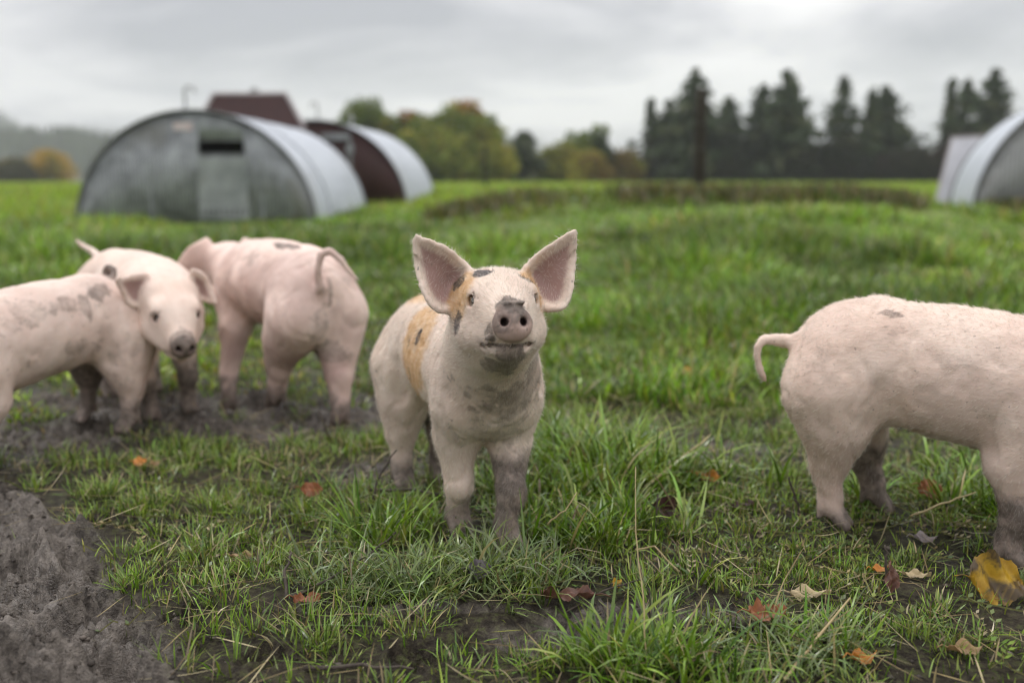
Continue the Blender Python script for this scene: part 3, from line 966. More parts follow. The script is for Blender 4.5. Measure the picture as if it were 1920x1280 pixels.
    res['A'] = make_pig('pig', dict(
        label='mud-streaked piglet with curled tail, leaving the frame behind its front legs', origin=tuple(o), heading=tuple(hh), S=1.02, h=.007, front_dz=-.03,
        feet=dict(hl=(-1.004, 2.535), hr=(-1.15, 2.62), fl=P(.20, .065), fr=P(.13, -.06)),
        head=(hd2[0], hd2[1], .36), head_fwd=(hh[0], hh[1], -.5), HS=1.0,
        ear_l=dict(out=(.35, 1, .25), up=(-.4, 0, 1), cup=5.0, curl=3.0), ear_r=dict(out=(.35, 1, .25), up=(-.4, 0, 1), cup=5.0, curl=3.0),
        tail=[(-1.045, 2.60, .355), (-1.035, 2.61, .37), (-1.048, 2.61, .385), (-1.064, 2.61, .399), (-1.067, 2.61, .416), (-1.056, 2.60, .427), (-1.041, 2.60, .42), (-1.037, 2.59, .404), (-1.05, 2.58, .393)],
        mud=[('b', (-.16, .07, .41), (.05, .03, .035), .8), ('b', (-.10, .09, .38), (.02, .03, .06), .75), ('b', (-.25, .08, .37), (.04, .04, .06), .7), ('b', (-.03, .10, .40), (.06, .03, .04), .65), ('b', (-.28, .08, .30), (.04, .04, .06), .7), ('b', (.06, .09, .40), (.07, .04, .05), .55), ('b', (-.06, .11, .27), (.08, .04, .04), .55), ('b', (-.2, .1, .25), (.05, .04, .05), .5),
             ('b', (.02, .11, .30), (.06, .03, .03), .3)],
        tail_mud=.9, leg_mud=dict(hl=.09, hr=.2, fl=.08, fr=.14), dirt=.8, tone=(0.735, 0.60, 0.52), flush=.35))
    # the one looking out between the two
    o, hh = np.array([-1.09, 2.88]), unit((.62, -.78))
    res['B'] = make_pig('pig', dict(
        label='pink piglet with its head lowered and ears out sideways, looking past the left pig', origin=tuple(o), heading=tuple(hh), S=1.04, h=.006,
        feet=dict(hl=(-1.13, 3.08), hr=(-1.24, 3.0), fl=(-.93, 2.80), fr=(-1.005, 2.70)),
        head=(-.900, 2.60, .325), head_fwd=(.50, -.84, -.34), HS=1.10, snout_tilt=.05,
        ear_l=dict(outline=[(-.012, .032), (.014, .034), (.036, .018), (.058, -.010), (.068, -.026), (.045, -.030), (.022, -.030), (.004, -.026)], out=(.30, .9, -.25), up=(-.2, .1, 1), cup=8.0, curl=6.0, at=(-.022, .056, .042)),
        ear_r=dict(outline=[(-.012, .030), (.02, .036), (.050, .036), (.082, .036), (.074, .020), (.056, -.004), (.036, -.034), (.006, -.032)], out=(.30, .9, .1), up=(-.2, 0, 1), cup=8.0, curl=4.0, at=(-.022, .056, .036)),
        tail=[(-1.29, 3.13, .40), (-1.33, 3.16, .43), (-1.37, 3.18, .445), (-1.385, 3.18, .46)],
        mud=[('h', (.150, 0, -.02), (.03, .04, .03), .8), ('h', (.15, 0, -.06), (.025, .035, .03), .9), ('h', (.07, -.05, .02), (.03, .03, .01), .25), ('h', (.09, 0, .018), (.02, .02, .012), .35)],
        leg_mud=dict(hl=.1, hr=.1, fl=.16, fr=.12), snout_mud=1.3, dirt=.35, tone=(0.78, 0.645, 0.555), flush=.3))
    # rump towards the camera
    o, hh = np.array([-.675, 2.87]), unit((-.58, .815))
    res['C'] = make_pig('pig', dict(
        label='pink piglet seen from behind with its tail raised, one hind foot lifted', origin=tuple(o), heading=tuple(hh), S=1.09, h=.007,
        feet=dict(hr=(-.468, 2.625), hl=(-.665, 2.735, .03), fl=(-.835, 2.86), fr=(-.735, 3.10)),
        head=(-.93, 3.25, .375), head_fwd=(-.62, .70, -.22), HS=1.12,
        ear_l=dict(out=(.25, .85, -.30), up=(-.25, 0, 1), cup=6.0, curl=5.0, scale=1.15), ear_r=dict(out=(.35, .9, -.1), up=(-.4, 0, 1), cup=5.0, curl=3.0),
        tail=[(-.50, 2.60, .36), (-.498, 2.565, .375), (-.500, 2.555, .42), (-.491, 2.555, .462), (-.469, 2.555, .473), (-.439, 2.555, .449), (-.42, 2.56, .419), (-.402, 2.565, .397)],
        mud=[('b', (-.14, .03, .47), (.10, .022, .05), .95), ('b', (-.02, .08, .43), (.06, .03, .04), .6), ('b', (-.3, -.06, .37), (.04, .04, .06), .5), ('b', (-.34, .03, .28), (.05, .04, .07), .55), ('b', (-.3, -.02, .2), (.08, .06, .04), .7), ('b', (-.33, 0, .37), (.04, .012, .05), .7)],
        tail_mud=.35, leg_mud=dict(hl=.07, hr=.10, fl=.11, fr=.2), dirt=.3, tone=(0.79, 0.625, 0.55), flush=.7))
    return res


# ------------------------------------------------------------------ grass
def blades(x, y, h, w, az, lean, curl, colr, seg=3, z=None, droop_noise=0.0):
    """N curved tapering blades as one vertex/face set"""
    N = len(x); g = rng
    if z is None:
        z = ground_z(x, y) - 0.004
    t = np.linspace(0, 1, seg + 1)[None, :]
    ang = lean[:, None] + curl[:, None] * t                      # angle from vertical along the blade
    ds = h[:, None] / seg
    dxy = np.concatenate([np.zeros((N, 1)), np.cumsum(np.sin(ang[:, :-1]) * ds, 1)], 1)
    dz = np.concatenate([np.zeros((N, 1)), np.cumsum(np.cos(ang[:, :-1]) * ds, 1)], 1)
    twist = g.normal(0, .5, (N, 1)) * t
    a2 = az[:, None] + droop_noise * g.normal(0, 1, (N, 1)) * t
    cx = x[:, None] + np.cos(a2) * dxy; cy = y[:, None] + np.sin(a2) * dxy; cz = z[:, None] + dz
    cz = np.maximum(cz, z[:, None] + 0.002 + 0.006 * t)
    ww = w[:, None] * 0.5 * np.array([0.75, 1.0, 0.85, 0.55, 0.3])[:seg + 1][None]
    px = -np.sin(a2 + twist) * ww; py = np.cos(a2 + twist) * ww
    pz = np.zeros_like(px) + ww * 0.25 * np.sin(twist * 3)
    nl = seg  # levels with two points, then the tip
    L = np.stack([cx - px, cy - py, cz - pz], -1)[:, :nl]; Rr = np.stack([cx + px, cy + py, cz + pz], -1)[:, :nl]
    T = np.stack([cx, cy, cz], -1)[:, nl:nl + 1]
    V = np.concatenate([L, Rr, T], 1)                            # N x (2 nl + 1) x 3
    k = 2 * nl + 1; b = (np.arange(N) * k)[:, None]
    quads = np.concatenate([np.stack([b[:, 0] + i, b[:, 0] + nl + i, b[:, 0] + nl + i + 1, b[:, 0] + i + 1], -1) for i in range(nl - 1)]) if nl > 1 else np.zeros((0, 4), int)
    tris = np.stack([b[:, 0] + nl - 1, b[:, 0] + 2 * nl - 1, b[:, 0] + 2 * nl], -1)
    tt = np.concatenate([np.arange(nl) / nl, np.arange(nl) / nl, [1.0]])
    C = colr[:, None, :] * np.ones((1, k, 1))
    return V.reshape(-1, 3), quads, tris, C.reshape(-1, 3), np.tile(tt, N)


class Sward:
    def __init__(s):
        s.V = []; s.Q = []; s.T = []; s.C = []; s.t = []; s.n = 0

    def add(s, *a, **k):
        V, Q, T, C, t = blades(*a, **k)
        s.V.append(V); s.Q.append(Q + s.n); s.T.append(T + s.n); s.C.append(C); s.t.append(t); s.n += len(V)

    def raw(s, V, Q, C):
        s.V.append(V); s.Q.append(np.asarray(Q) + s.n); s.C.append(C); s.t.append(np.ones(len(V)) * .5); s.n += len(V)

    def build(s, name, mat, **kw):
        me = raw_mesh(name, np.concatenate(s.V), [np.concatenate(s.Q) if s.Q else [], np.concatenate(s.T) if s.T else []], True,
                      {'tint': np.concatenate(s.C), 'along': np.concatenate(s.t)})
        return link(name, me, mat, **kw)


GREEN = np.array([(.115, .205, .016), (.165, .270, .022), (.225, .325, .045), (.140, .190, .060), (.065, .125, .014), (.240, .285, .065)])
DEAD = np.array([(.34, .27, .13), (.26, .20, .10), (.40, .34, .20), (.16, .12, .065)])


def colours(n, w=(1, 1, 1, 1, 1, 1), dead=0.05, vary=.18, grey=0.0):
    w = np.array(w, float); w /= w.sum()
    c = GREEN[rng.choice(6, n, p=w)] * (1 + vary * rng.normal(0, 1, (n, 1))).clip(.5, 1.6)
    c = c * (1 + .08 * rng.normal(0, 1, (n, 3)))
    if grey:
        c = c * (1 - grey) + grey * np.array([.19, .21, .14])
    d = rng.random(n) < dead
    c[d] = DEAD[rng.choice(4, d.sum())] * (1 + .2 * rng.normal(0, 1, (d.sum(), 1)))
    return c.clip(.01, .9)


def grass_mat(name, tr=0.18, spec=0.42):
    m = Mat(name)
    c = m.attr('tint', 'Color')
    c = m.mix(m.ramp(m.attr('along'), [(0.0, 0.35), (0.35, 0.0)]), c, (0.055, 0.048, 0.022))  # blade feet darkened: shade of the gaps put into the colour
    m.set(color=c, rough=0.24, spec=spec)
    m.translucent(m.mix(1.0, c, (1.15, 1.2, .7), 'MULTIPLY'), tr)
    return m.m


def tuft(sw, cx, cy, n, rad, h, w, spread=0.5, curl=(.5, .5), cw=(1, 1, 1, 1, 1, 1), dead=.05, grey=0.0, seg=3, base=None):
    a = rng.random(n) * 2 * math.pi; rr = rad * np.sqrt(rng.random(n))
    x = cx + rr * np.cos(a); y = cy + rr * np.sin(a)
    az = a + rng.normal(0, .7, n)
    lean = np.abs(rng.normal(.24, .30, n)) + spread * rr / max(rad, 1e-4) * rng.random(n)
    hh = h * (0.45 + .75 * rng.random(n))
    z = None if base is None else base + 0 * x
    sw.add(x, y, hh, w * (.6 + .7 * rng.random(n)), az, lean, np.abs(rng.normal(curl[0], curl[1], n)), colours(n, cw, dead, grey=grey), seg=seg, z=z, droop_noise=.25)


def in_wedge(n, r0, r1, half, power=1.0):
    u = rng.random(n)
    r = np.sqrt(r0 * r0 + u * (r1 * r1 - r0 * r0)) if power == 1 else r0 * (r1 / r0) ** u
    a = (rng.random(n) * 2 - 1) * half
    return r * np.sin(a), r * np.cos(a)


SHORT = [(-.76, 1.98, .26, .16), (-.52, 1.60, .18, .13), (-.44, 1.88, .25, .18), (-.36, 1.70, .14, .12), (-.28, 1.42, .10, .05), (-.62, 1.80, .12, .12), (-.30, 1.27, .07, .05), (-.09, 1.24, .05, .04), (-.2, 1.33, .12, .04), (.02, 1.33, .12, .04), (-.02, 1.25, .05, .03), (.16, 1.40, .08, .04),
         (.05, 1.27, .06, .03), (.3, 2.75, .5, .2), (.9, 2.6, .4, .3), (0, 2.65, .3, .2), (-.1, 2.95, .2, .15), (-.70, 1.72, .10, .10), (-.58, 1.5, .10, .08), (-.45, 1.38, .08, .05), (.34, 1.62, .25, .15), (.62, 1.60, .28, .2), (.5, 1.95, .3, .2), (.85, 2.1, .35, .25), (-.15, 2.0, .25, .15), (-.75, 2.30, .4, .12), (-.35, 2.42, .2, .12), (.12, 1.60, .15, .10), (.55, 1.36, .2, .08)]
LUSH = [(.22, 2.20, .16, .15), (.06, 2.38, .14, .10), (.36, 2.14, .12, .10), (.16, 2.02, .12, .08), (.94, 1.93, .14, .12), (.20, 1.26, .10, .05), (.10, 1.80, .16, .10)]
WISPY = [(-.10, 1.57, .16, .06), (-.24, 1.55, .09, .07), (.02, 1.60, .12, .06), (.40, 1.30, .10, .06), (-.02, 1.50, .09, .04)]


def dens(x, y, bl):
    s = 0
    for b in bl:
        s = s + blob(x, y, b)
    return s


def build_grass():
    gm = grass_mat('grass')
    # --- near turf: a thin mat of short blades everywhere but the bare mud
    sw = Sward()
    n = 105000
    x, y = in_wedge(n, 1.0, 3.9, R(40))
    k = (1 - mud_mask(x, y)) * sstep(.30, .58, fbm2(x * 8 + 3, y * 8 + 9, 3)) + .04
    s = dens(x, y, SHORT)
    keep = rng.random(n) < np.clip(k * (.32 + .62 * s), 0, 1) * (1 - .97 * mud_corner(x, y))
    x, y = x[keep], y[keep]; n = len(x)
    sw.add(x, y, .014 + .032 * rng.random(n) ** 1.6, .0013 + .0016 * rng.random(n), rng.random(n) * 6.283, np.abs(rng.normal(.35, .4, n)), rng.normal(.5, .5, n), colours(n, (1, 2, 2, 1, 1, 2), .15), seg=3)
    # --- small tufts of short bright blades
    nt = 2700
    x, y = in_wedge(nt, 1.05, 3.7, R(40))
    s = .85 * dens(x, y, SHORT) * (1 - mud_mask(x, y)) * sstep(.32, .6, fbm2(x * 6 + 1, y * 6 + 4, 3)) + .10 * (1 - mud_mask(x, y)) + .02
    keep = (rng.random(nt) < s) & (mud_corner(x, y) < .5)
    for px, py in zip(x[keep], y[keep]):
        tuft(sw, px, py, int(rng.integers(22, 60)), .018 + .025 * rng.random(), (.028 + .036 * rng.random()) * (.62 if px > .32 and py < 1.9 else 1.0), .0023, .65, (.55, .4), (1, 2, 2, 1.2, 1, 1.2), .10, .05)
    # --- longer tufts
    for bl, num, hgt, wid, cw, gr, cu in ((LUSH, 170, .108, .0056, (2, 2, 1.5, 1, 2, .5), 0.0, (.9, .5)), (WISPY, 95, .085, .0032, (1, 1, 1, 3, 1, 1), .35, (1.3, .7))):
        x, y = in_wedge(30000, 1.1, 2.9, R(38))
        s = dens(x, y, bl)
        keep = np.where(rng.random(len(x)) < s * .9)[0][:num]
        for i in keep:
            tuft(sw, x[i], y[i], int(rng.integers(12, 30)), .03, hgt * (.6 + .6 * rng.random()), wid, .75, cu, cw, .05, gr, seg=4)
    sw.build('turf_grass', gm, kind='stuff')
    # --- sprawling weeds: thin stems with tiny paired leaves, mostly in the right foreground
    wd = Sward()
    x, y = in_wedge(5200, 1.1, 3.0, R(38))
    k = dens(x, y, [(.55, 1.6, .35, .25), (.45, 1.95, .3, .2), (-.45, 1.75, .3, .2), (.75, 1.85, .3, .3), (.15, 1.5, .25, .15), (-.25, 2.2, .3, .2)]) * (1 - mud_mask(x, y))
    keep = rng.random(len(x)) < k * .26
    x, y = x[keep], y[keep]
    for px, py in zip(x, y):
        a0 = rng.random() * 6.283; L = .05 + .08 * rng.random(); m = 6
        tt = np.linspace(0, 1, m); sx = px + np.cos(a0 + .5 * tt) * L * tt; sy = py + np.sin(a0 + .5 * tt) * L * tt
        szz = ground_z(sx, sy) + .006 + .03 * tt * (1 - .4 * tt) * rng.random()
        cc = colours(1, (1, 1, .5, 3, 2, .5), .2, grey=.25)[0] * .85
        for i in range(1, m):
            for sd in (-1, 1):
                aa = a0 + .5 * tt[i] + sd * 1.1 + rng.normal(0, .3); q = .006 + .007 * rng.random(); wq = q * .32
                c0 = np.array([sx[i], sy[i], szz[i]]); d = np.array([math.cos(aa), math.sin(aa), .25 + .4 * rng.random()]); p = np.array([-math.sin(aa), math.cos(aa), .1])
                V = np.array([c0, c0 + d * q * .5 + p * wq, c0 + d * q, c0 + d * q * .5 - p * wq])
                wd.raw(V, [(0, 1, 2, 3)], np.tile(cc * (.5 + .7 * rng.random()), (4, 1)))
        wv = np.concatenate([np.stack([sx, sy, szz - .0012], 1), np.stack([sx, sy, szz + .0012], 1)])
        wd.raw(wv, [(i, i + 1, m + i + 1, m + i) for i in range(m - 1)], np.tile(np.array([.20, .19, .09]), (2 * m, 1)))
    # dry stalk litter lying about
    n = 4600
    x, y = in_wedge(n, 1.05, 3.4, R(38))
    keep = rng.random(n) < (1 - .8 * mud_corner(x, y)) * (.35 + .65 * sstep(.4, .65, fbm2(x * 4, y * 4, 2)))
    x, y = x[keep], y[keep]; n = len(x)
    wd.add(x, y, .04 + .08 * rng.random(n), .0014 + .001 * rng.random(n), rng.random(n) * 6.283, 1.25 + .25 * rng.random(n), rng.normal(.15, .25, n), colours(n, dead=.85), seg=3, z=ground_z(x, y) + .006 + .02 * rng.random(n))
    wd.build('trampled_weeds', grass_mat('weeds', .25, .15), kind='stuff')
    # --- crumbs and clods of soil
    oc = np.array([(1, 0, 0), (-1, 0, 0), (0, 1, 0), (0, -1, 0), (0, 0, 1), (0, 0, -1)], float)
    of = np.array([(0, 2, 4), (2, 1, 4), (1, 3, 4), (3, 0, 4), (2, 0, 5), (1, 2, 5), (3, 1, 5), (0, 3, 5)])
    x, y = in_wedge(40000, 1.05, 3.4, R(38))
    keep = rng.random(len(x)) < np.clip(.10 + .9 * mud_mask(x, y), 0, 1) * sstep(.3, .6, fbm2(x * 10 + 3, y * 10, 3)) * .8
    x, y = x[keep], y[keep]; n = len(x)
    sz = .0014 + .0042 * rng.random(n) ** 4
    V = oc[None] * (.6 + .8 * rng.random((n, 6, 1))) * sz[:, None, None] * np.array([1.3, 1.3, .8]); a = rng.random(n) * 6.283
    V = np.stack([V[..., 0] * np.cos(a)[:, None] - V[..., 1] * np.sin(a)[:, None], V[..., 0] * np.sin(a)[:, None] + V[..., 1] * np.cos(a)[:, None], V[..., 2]], -1)
    V += np.stack([x, y, ground_z(x, y) + sz * .15], -1)[:, None]
    Fc = (of[None] + (np.arange(n) * 6)[:, None, None]).reshape(-1, 3)
    tone = np.array([.110, .093, .077]) * (.35 + .9 * rng.random((n, 1)))
    me = raw_mesh('soil_crumbs', V.reshape(-1, 3), Fc, False, {'tint': np.repeat(tone, 6, 0)})
    mm = Mat('soil crumb'); mm.set(color=mm.attr('tint', 'Color'), rough=.75, spec=.2)
    link('soil_crumbs', me, mm.m, kind='stuff')
    # clods: rounded lumps half sunk in the trodden corner
    ico = [(0, 0, 1)]; nlat, nlon = 6, 9
    for i in range(1, nlat):
        for j in range(nlon):
            t_ = math.pi * i / nlat; w_ = 2 * math.pi * j / nlon
            ico.append((math.sin(t_) * math.cos(w_), math.sin(t_) * math.sin(w_), math.cos(t_)))
    ico.append((0, 0, -1)); ico = np.array(ico); nk = len(ico)
    fq = [(1 + i * nlon + j, 1 + (i + 1) * nlon + j, 1 + (i + 1) * nlon + (j + 1) % nlon, 1 + i * nlon + (j + 1) % nlon) for i in range(nlat - 2) for j in range(nlon)]
    ft = [(0, 1 + j, 1 + (j + 1) % nlon) for j in range(nlon)] + [(nk - 1, 1 + (nlat - 2) * nlon + (j + 1) % nlon, 1 + (nlat - 2) * nlon + j) for j in range(nlon)]
    x, y = in_wedge(9000, 1.05, 3.0, R(38))
    keep = rng.random(len(x)) < np.clip(.75 * mud_corner(x, y) + .22 * (mud_mask(x, y) - mud_corner(x, y)), 0, 1) * sstep(.45, .65, fbm2(x * 5 + 13, y * 5, 3)) * .5
    x, y = x[keep], y[keep]; n = len(x)
    sz = .003 + .013 * rng.random(n) ** 2.4
    V = ico[None] * sz[:, None, None] * np.array([1.25, 1.0, .75])
    a = rng.random(n) * 6.283
    V = np.stack([V[..., 0] * np.cos(a)[:, None] - V[..., 1] * np.sin(a)[:, None], V[..., 0] * np.sin(a)[:, None] + V[..., 1] * np.cos(a)[:, None], V[..., 2]], -1)
    W = (V + (rng.random((n, 1, 3)) * 9)).reshape(-1, 3)
    V = V * (.35 + 1.3 * fbm3(W / np.repeat(sz, nk)[:, None] * .012, 75, 3)).reshape(n, nk, 1)
    V += np.stack([x, y, ground_z(x, y) - sz * .05], -1)[:, None]
    off = (np.arange(n) * nk)[:, None, None]
    me = raw_mesh('mud_clods', V.reshape(-1, 3), [(np.array(fq)[None] + off).reshape(-1, 4), (np.array(ft)[None] + off).reshape(-1, 3)], True)
    mm = Mat('mud clod'); n1_ = mm.noise(30, 5, .65); n2_ = mm.noise(150, 4, .65)
    mm.set(color=mm.mix(.5, mm.ramp(n1_, [(.35, (.05, .04, .032)), (.65, (.17, .147, .125))]), mm.ramp(n2_, [(.38, (.03, .024, .019)), (.62, (.22, .195, .168))])), rough=.6); mm.bump(n2_, .8, .004)
    link('mud_clods', me, mm.m, kind='stuff')
    # --- the meadow behind the pigs
    md = Sward()
    nt = 15500
    x, y = in_wedge(nt, 2.85, 17.5, R(37), 2)
    r = np.hypot(x, y)
    pch = fbm2(x * .9 + 60, y * .9 + 5, 3)
    keep = rng.random(nt) < (.25 + .75 * sstep(.36, .56, pch + .16 * sstep(3.4, 5, r))) * (1 - .96 * mud_mask(x, y) * (r < 4.2)) * (.3 + .7 * sstep(2.9, 3.7, r + .8 * (pch - .5)))
    x, y, r, pch = x[keep], y[keep], r[keep], pch[keep]
    hue = fbm2(x * .55 + 9, y * .55 + 33, 3)
    m = 13; n = len(x) * m
    X = np.repeat(x, m); Y = np.repeat(y, m); Rr = np.repeat(r, m); Hh = np.repeat(hue, m); Ph = np.repeat(pch, m)
    sp = .018 + .014 * Rr
    a = rng.random(n) * 6.283; q = np.sqrt(rng.random(n))
    X = X + sp * q * np.cos(a); Y = Y + sp * q * np.sin(a)
    hgt = (.085 + .22 * sstep(.42, .72, Ph)) * (.5 + .7 * rng.random(n)) * (1 - .35 * sstep(9, 17, Rr)) * (.42 + .58 * sstep(3.0, 6.0, Rr))
    cl = colours(n, (2, 2, 1, 1, 1.5, 1), .10) * np.repeat((.50 + .80 * rng.random(len(x))) * (.70 + .55 * sstep(.38, .6, fbm2(x * .8 + 70, y * .5 + 41, 3))), m)[:, None] * np.array([1.12, 1.18, 1.12])
    yl = sstep(.55, .72, Hh)[:, None] * .6; cl = cl * (1 - yl) + yl * cl * np.array([1.45, 1.12, 1.0])
    md.add(X, Y, hgt, (.0032 + .00115 * Rr) * (.7 + .6 * rng.random(n)), a + rng.normal(0, .6, n), np.abs(rng.normal(.2, .2, n)) + .35 * q, np.abs(rng.normal(.8, .45, n)), cl, seg=3)
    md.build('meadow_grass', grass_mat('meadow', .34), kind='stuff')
    # --- rough brown growth along the bank, and the field beyond
    fd = Sward()
    n = 26000
    x = -11 + 26 * rng.random(n); y = np.where(x > -2, 14.3, 16.0) + .35 * np.sin(x * .6) + rng.normal(0, .38, n)
    keep = rng.random(n) < sstep(.40, .58, fbm2(x * .8 + 2, y * .3, 3)) * np.where(x > -1, 1, .5) * np.where((x > -6.8) & (x < -1.2), 0, 1)
    x, y = x[keep], y[keep]; n = len(x)
    br = colours(n, (1, 1, 0, 2, 3, 1), .62) * .58
    fd.add(x, y, (.14 + .22 * rng.random(n)) * .8, .018 + .014 * rng.random(n), rng.random(n) * 6.283, np.abs(rng.normal(.2, .2, n)), np.abs(rng.normal(.5, .3, n)), br, seg=3)
    n = 60000
    x, y = in_wedge(n, 17, 95, R(38), 2)
    r = np.hypot(x, y)
    hue = fbm2(x * .12 + 9, y * .25 + 33, 3)
    cl = colours(n, (0, 1, 3, .3, 0, 3), .05) * np.array([1.22, 1.22, .92]) * (.72 + .55 * hue)[:, None]
    fd.add(x, y, (.10 + .10 * rng.random(n)) * (1 + r / 90), .010 + .0016 * r, rng.random(n) * 6.283, np.abs(rng.normal(.25, .25, n)), np.abs(rng.normal(.6, .3, n)), cl, seg=2)
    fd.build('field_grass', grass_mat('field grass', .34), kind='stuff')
    # clumps one can point at
    def clump(label, spots, hgt, wid, cw, n, cu, gr=0.0, dead=.04):
        s2 = Sward(); c = np.mean([(p[0], p[1]) for p in spots], 0)
        for (cx, cy, rad) in spots:
            tuft(s2, cx, cy, n, rad, hgt * (.8 + .4 * rng.random()), wid, .7, cu, cw, dead, gr, seg=4)
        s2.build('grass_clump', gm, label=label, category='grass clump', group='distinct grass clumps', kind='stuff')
    clump('lush clump of long bright grass beside the facing piglet', [(.16, 2.24, .06), (.24, 2.26, .07), (.30, 2.16, .06), (.22, 2.12, .06), (.12, 2.14, .05), (.07, 2.32, .05), (.36, 2.08, .05), (.28, 2.02, .04), (.18, 2.00, .05)], .17, .0052, (2, 2, 2, 1, 1, .5), 46, (1.0, .5))
    clump('tangle of curling long blades in front of the facing piglet', [(-.17, 1.56, .05), (-.10, 1.53, .05), (-.03, 1.53, .05), (-.06, 1.58, .05), (-.13, 1.60, .04), (.03, 1.56, .04)], .12, .0042, (1, 2, 1, 3, 1, 1), 26, (1.9, .8), .22)
    clump('dark green blurred tuft at the bottom edge of the pasture', [(.17, 1.235, .04), (.22, 1.25, .05), (.27, 1.225, .04), (.21, 1.20, .05), (.14, 1.20, .03)], .066, .0032, (2, 2, 1, 1, 2, .5), 60, (.6, .4))
    clump('sprawling wide-bladed tuft left of the facing piglet', [(-.25, 1.70, .05), (-.20, 1.74, .05), (-.28, 1.76, .05)], .12, .0046, (2, 2, 1, 1, 2, .5), 40, (1.0, .5))
    clump('flattened long-bladed tuft between the facing piglet and the yellow leaf', [(.36, 1.31, .05), (.42, 1.33, .05), (.46, 1.30, .04)], .10, .0042, (2, 2, 1, 1, 2, .5), 30, (1.1, .5))
    clump('tall grass clump behind the hind feet of the right piglet', [(.92, 1.98, .06), (.98, 1.94, .06), (.88, 1.92, .05)], .12, .0045, (2, 2, 1, 1, 2, .5), 40, (1.0, .5))


# ------------------------------------------------------------------ fallen leaves, twigs, stalks
def leaf_mat(kind):
    m = Mat('fallen leaf ' + kind)
    pal = {'rust': ((.20, .065, .03), (.33, .13, .05)), 'brown': ((.085, .038, .026), (.17, .075, .045)), 'maroon': ((.035, .014, .016), (.075, .03, .03)), 'yellow': ((.36, .20, .012), (.52, .33, .03)),
           'cream': ((.42, .32, .17), (.58, .47, .29)), 'orange': ((.42, .14, .02), (.55, .24, .04)), 'grey': ((.20, .17, .16), (.34, .29, .28)), 'tan': ((.23, .14, .06), (.36, .24, .11)), 'purple': ((.09, .075, .09), (.15, .13, .145))}
    a, b = pal[kind]
    n = m.noise(45, 5, .65); n2 = m.noise(22, 4, .6)
    c = m.mix(m.ramp(n, [(.35, 0.0), (.65, 1.0)]), a, b)
    c = m.mix(m.ramp(n2, [(.46 if kind == 'yellow' else .50, 0.0), (.58, .93 if kind == 'yellow' else .45)]), c, (.05, .035, .025))
    c = m.mix(m.ramp(m.attr('rib'), [(0.0, 0.0), (1.0, .45 if kind in ('brown', 'rust') else .14)]), c, tuple(min(1, v * 1.6 + .03) for v in b))
    m.set(color=c, rough=.45, spec=.4)
    m.translucent(c, .18)
    return m.m


_lm = {}


def leaf(x, y, L, W, az, kind, label, tilt=(0.0, 0.0), lift=.012, curl=.15, shape='beech', stem=.3, fold=.2):
    if kind not in _lm:
        _lm[kind] = leaf_mat(kind)
    nu, nv = 27, 12
    V = []; rib = []
    u = np.linspace(0, 1, nu); v = np.linspace(-1, 1, nv + 1)
    ph = rng.random() * 6
    for a in u:
        if shape == 'round':
            half = math.sqrt(max(0, 1 - (2 * a - 1) ** 2)) ** .8
        elif shape == 'maple':
            half = math.sqrt(max(0, 1 - (2 * a - 1) ** 2)) * (.55 + .45 * abs(math.cos(a * 9.4)))
        else:
            half = math.sin(math.pi * min(1, a) ** .85) ** .75 if 0 < a < 1 else 0
        for b in v:
            tooth = 1 + (.04 * math.sin(a * 60 + ph) + .06 * math.sin(a * 9 + ph * 2 + b) + .05 * math.sin(a * 23 + ph)) * abs(b)
            vein = math.cos((a - .42 * abs(b)) * 2 * math.pi * 9)
            z = fold * abs(b) * W * half * .5 + curl * L * (a - .5) ** 2 * 1.3 + .0011 * vein * abs(b) ** .4 * (L / .07) + .006 * math.sin(a * 7 + ph) * b * (L / .07) + .004 * math.sin(a * 13 + b * 3 + ph) * (L / .07)
            V.append(((a - .5) * L, b * half * W * .5 * tooth, z)); rib.append(max(0, 1 - abs(b) * 7) + .7 * max(0, vein - .8) * 5)
    V = np.array(V); n1 = nv + 1
    Fq = [(i * n1 + j, (i + 1) * n1 + j, (i + 1) * n1 + j + 1, i * n1 + j + 1) for i in range(nu - 1) for j in range(nv)]
    me = raw_mesh('fallen_leaf', V, np.array(Fq), True, {'rib': np.clip(rib, 0, 1)})
    o = link('fallen_leaf', me, _lm[kind], None, (x, y, gz1(x, y) + lift), (tilt[0], tilt[1], az), label=label, category='leaf', group='fallen autumn leaves on the turf')
    mb = MB(); mb.tube([(-L * .5 + .002, 0, curl * L * .33), (-L * .5 - stem * L * .5, .004, curl * L * .33 + .003), (-L * .5 - stem * L, .002, curl * L * .2)], [.0013, .001, .0009], 6)
    mb.build('leaf_stalk', _lm[kind], o, True)
    return o


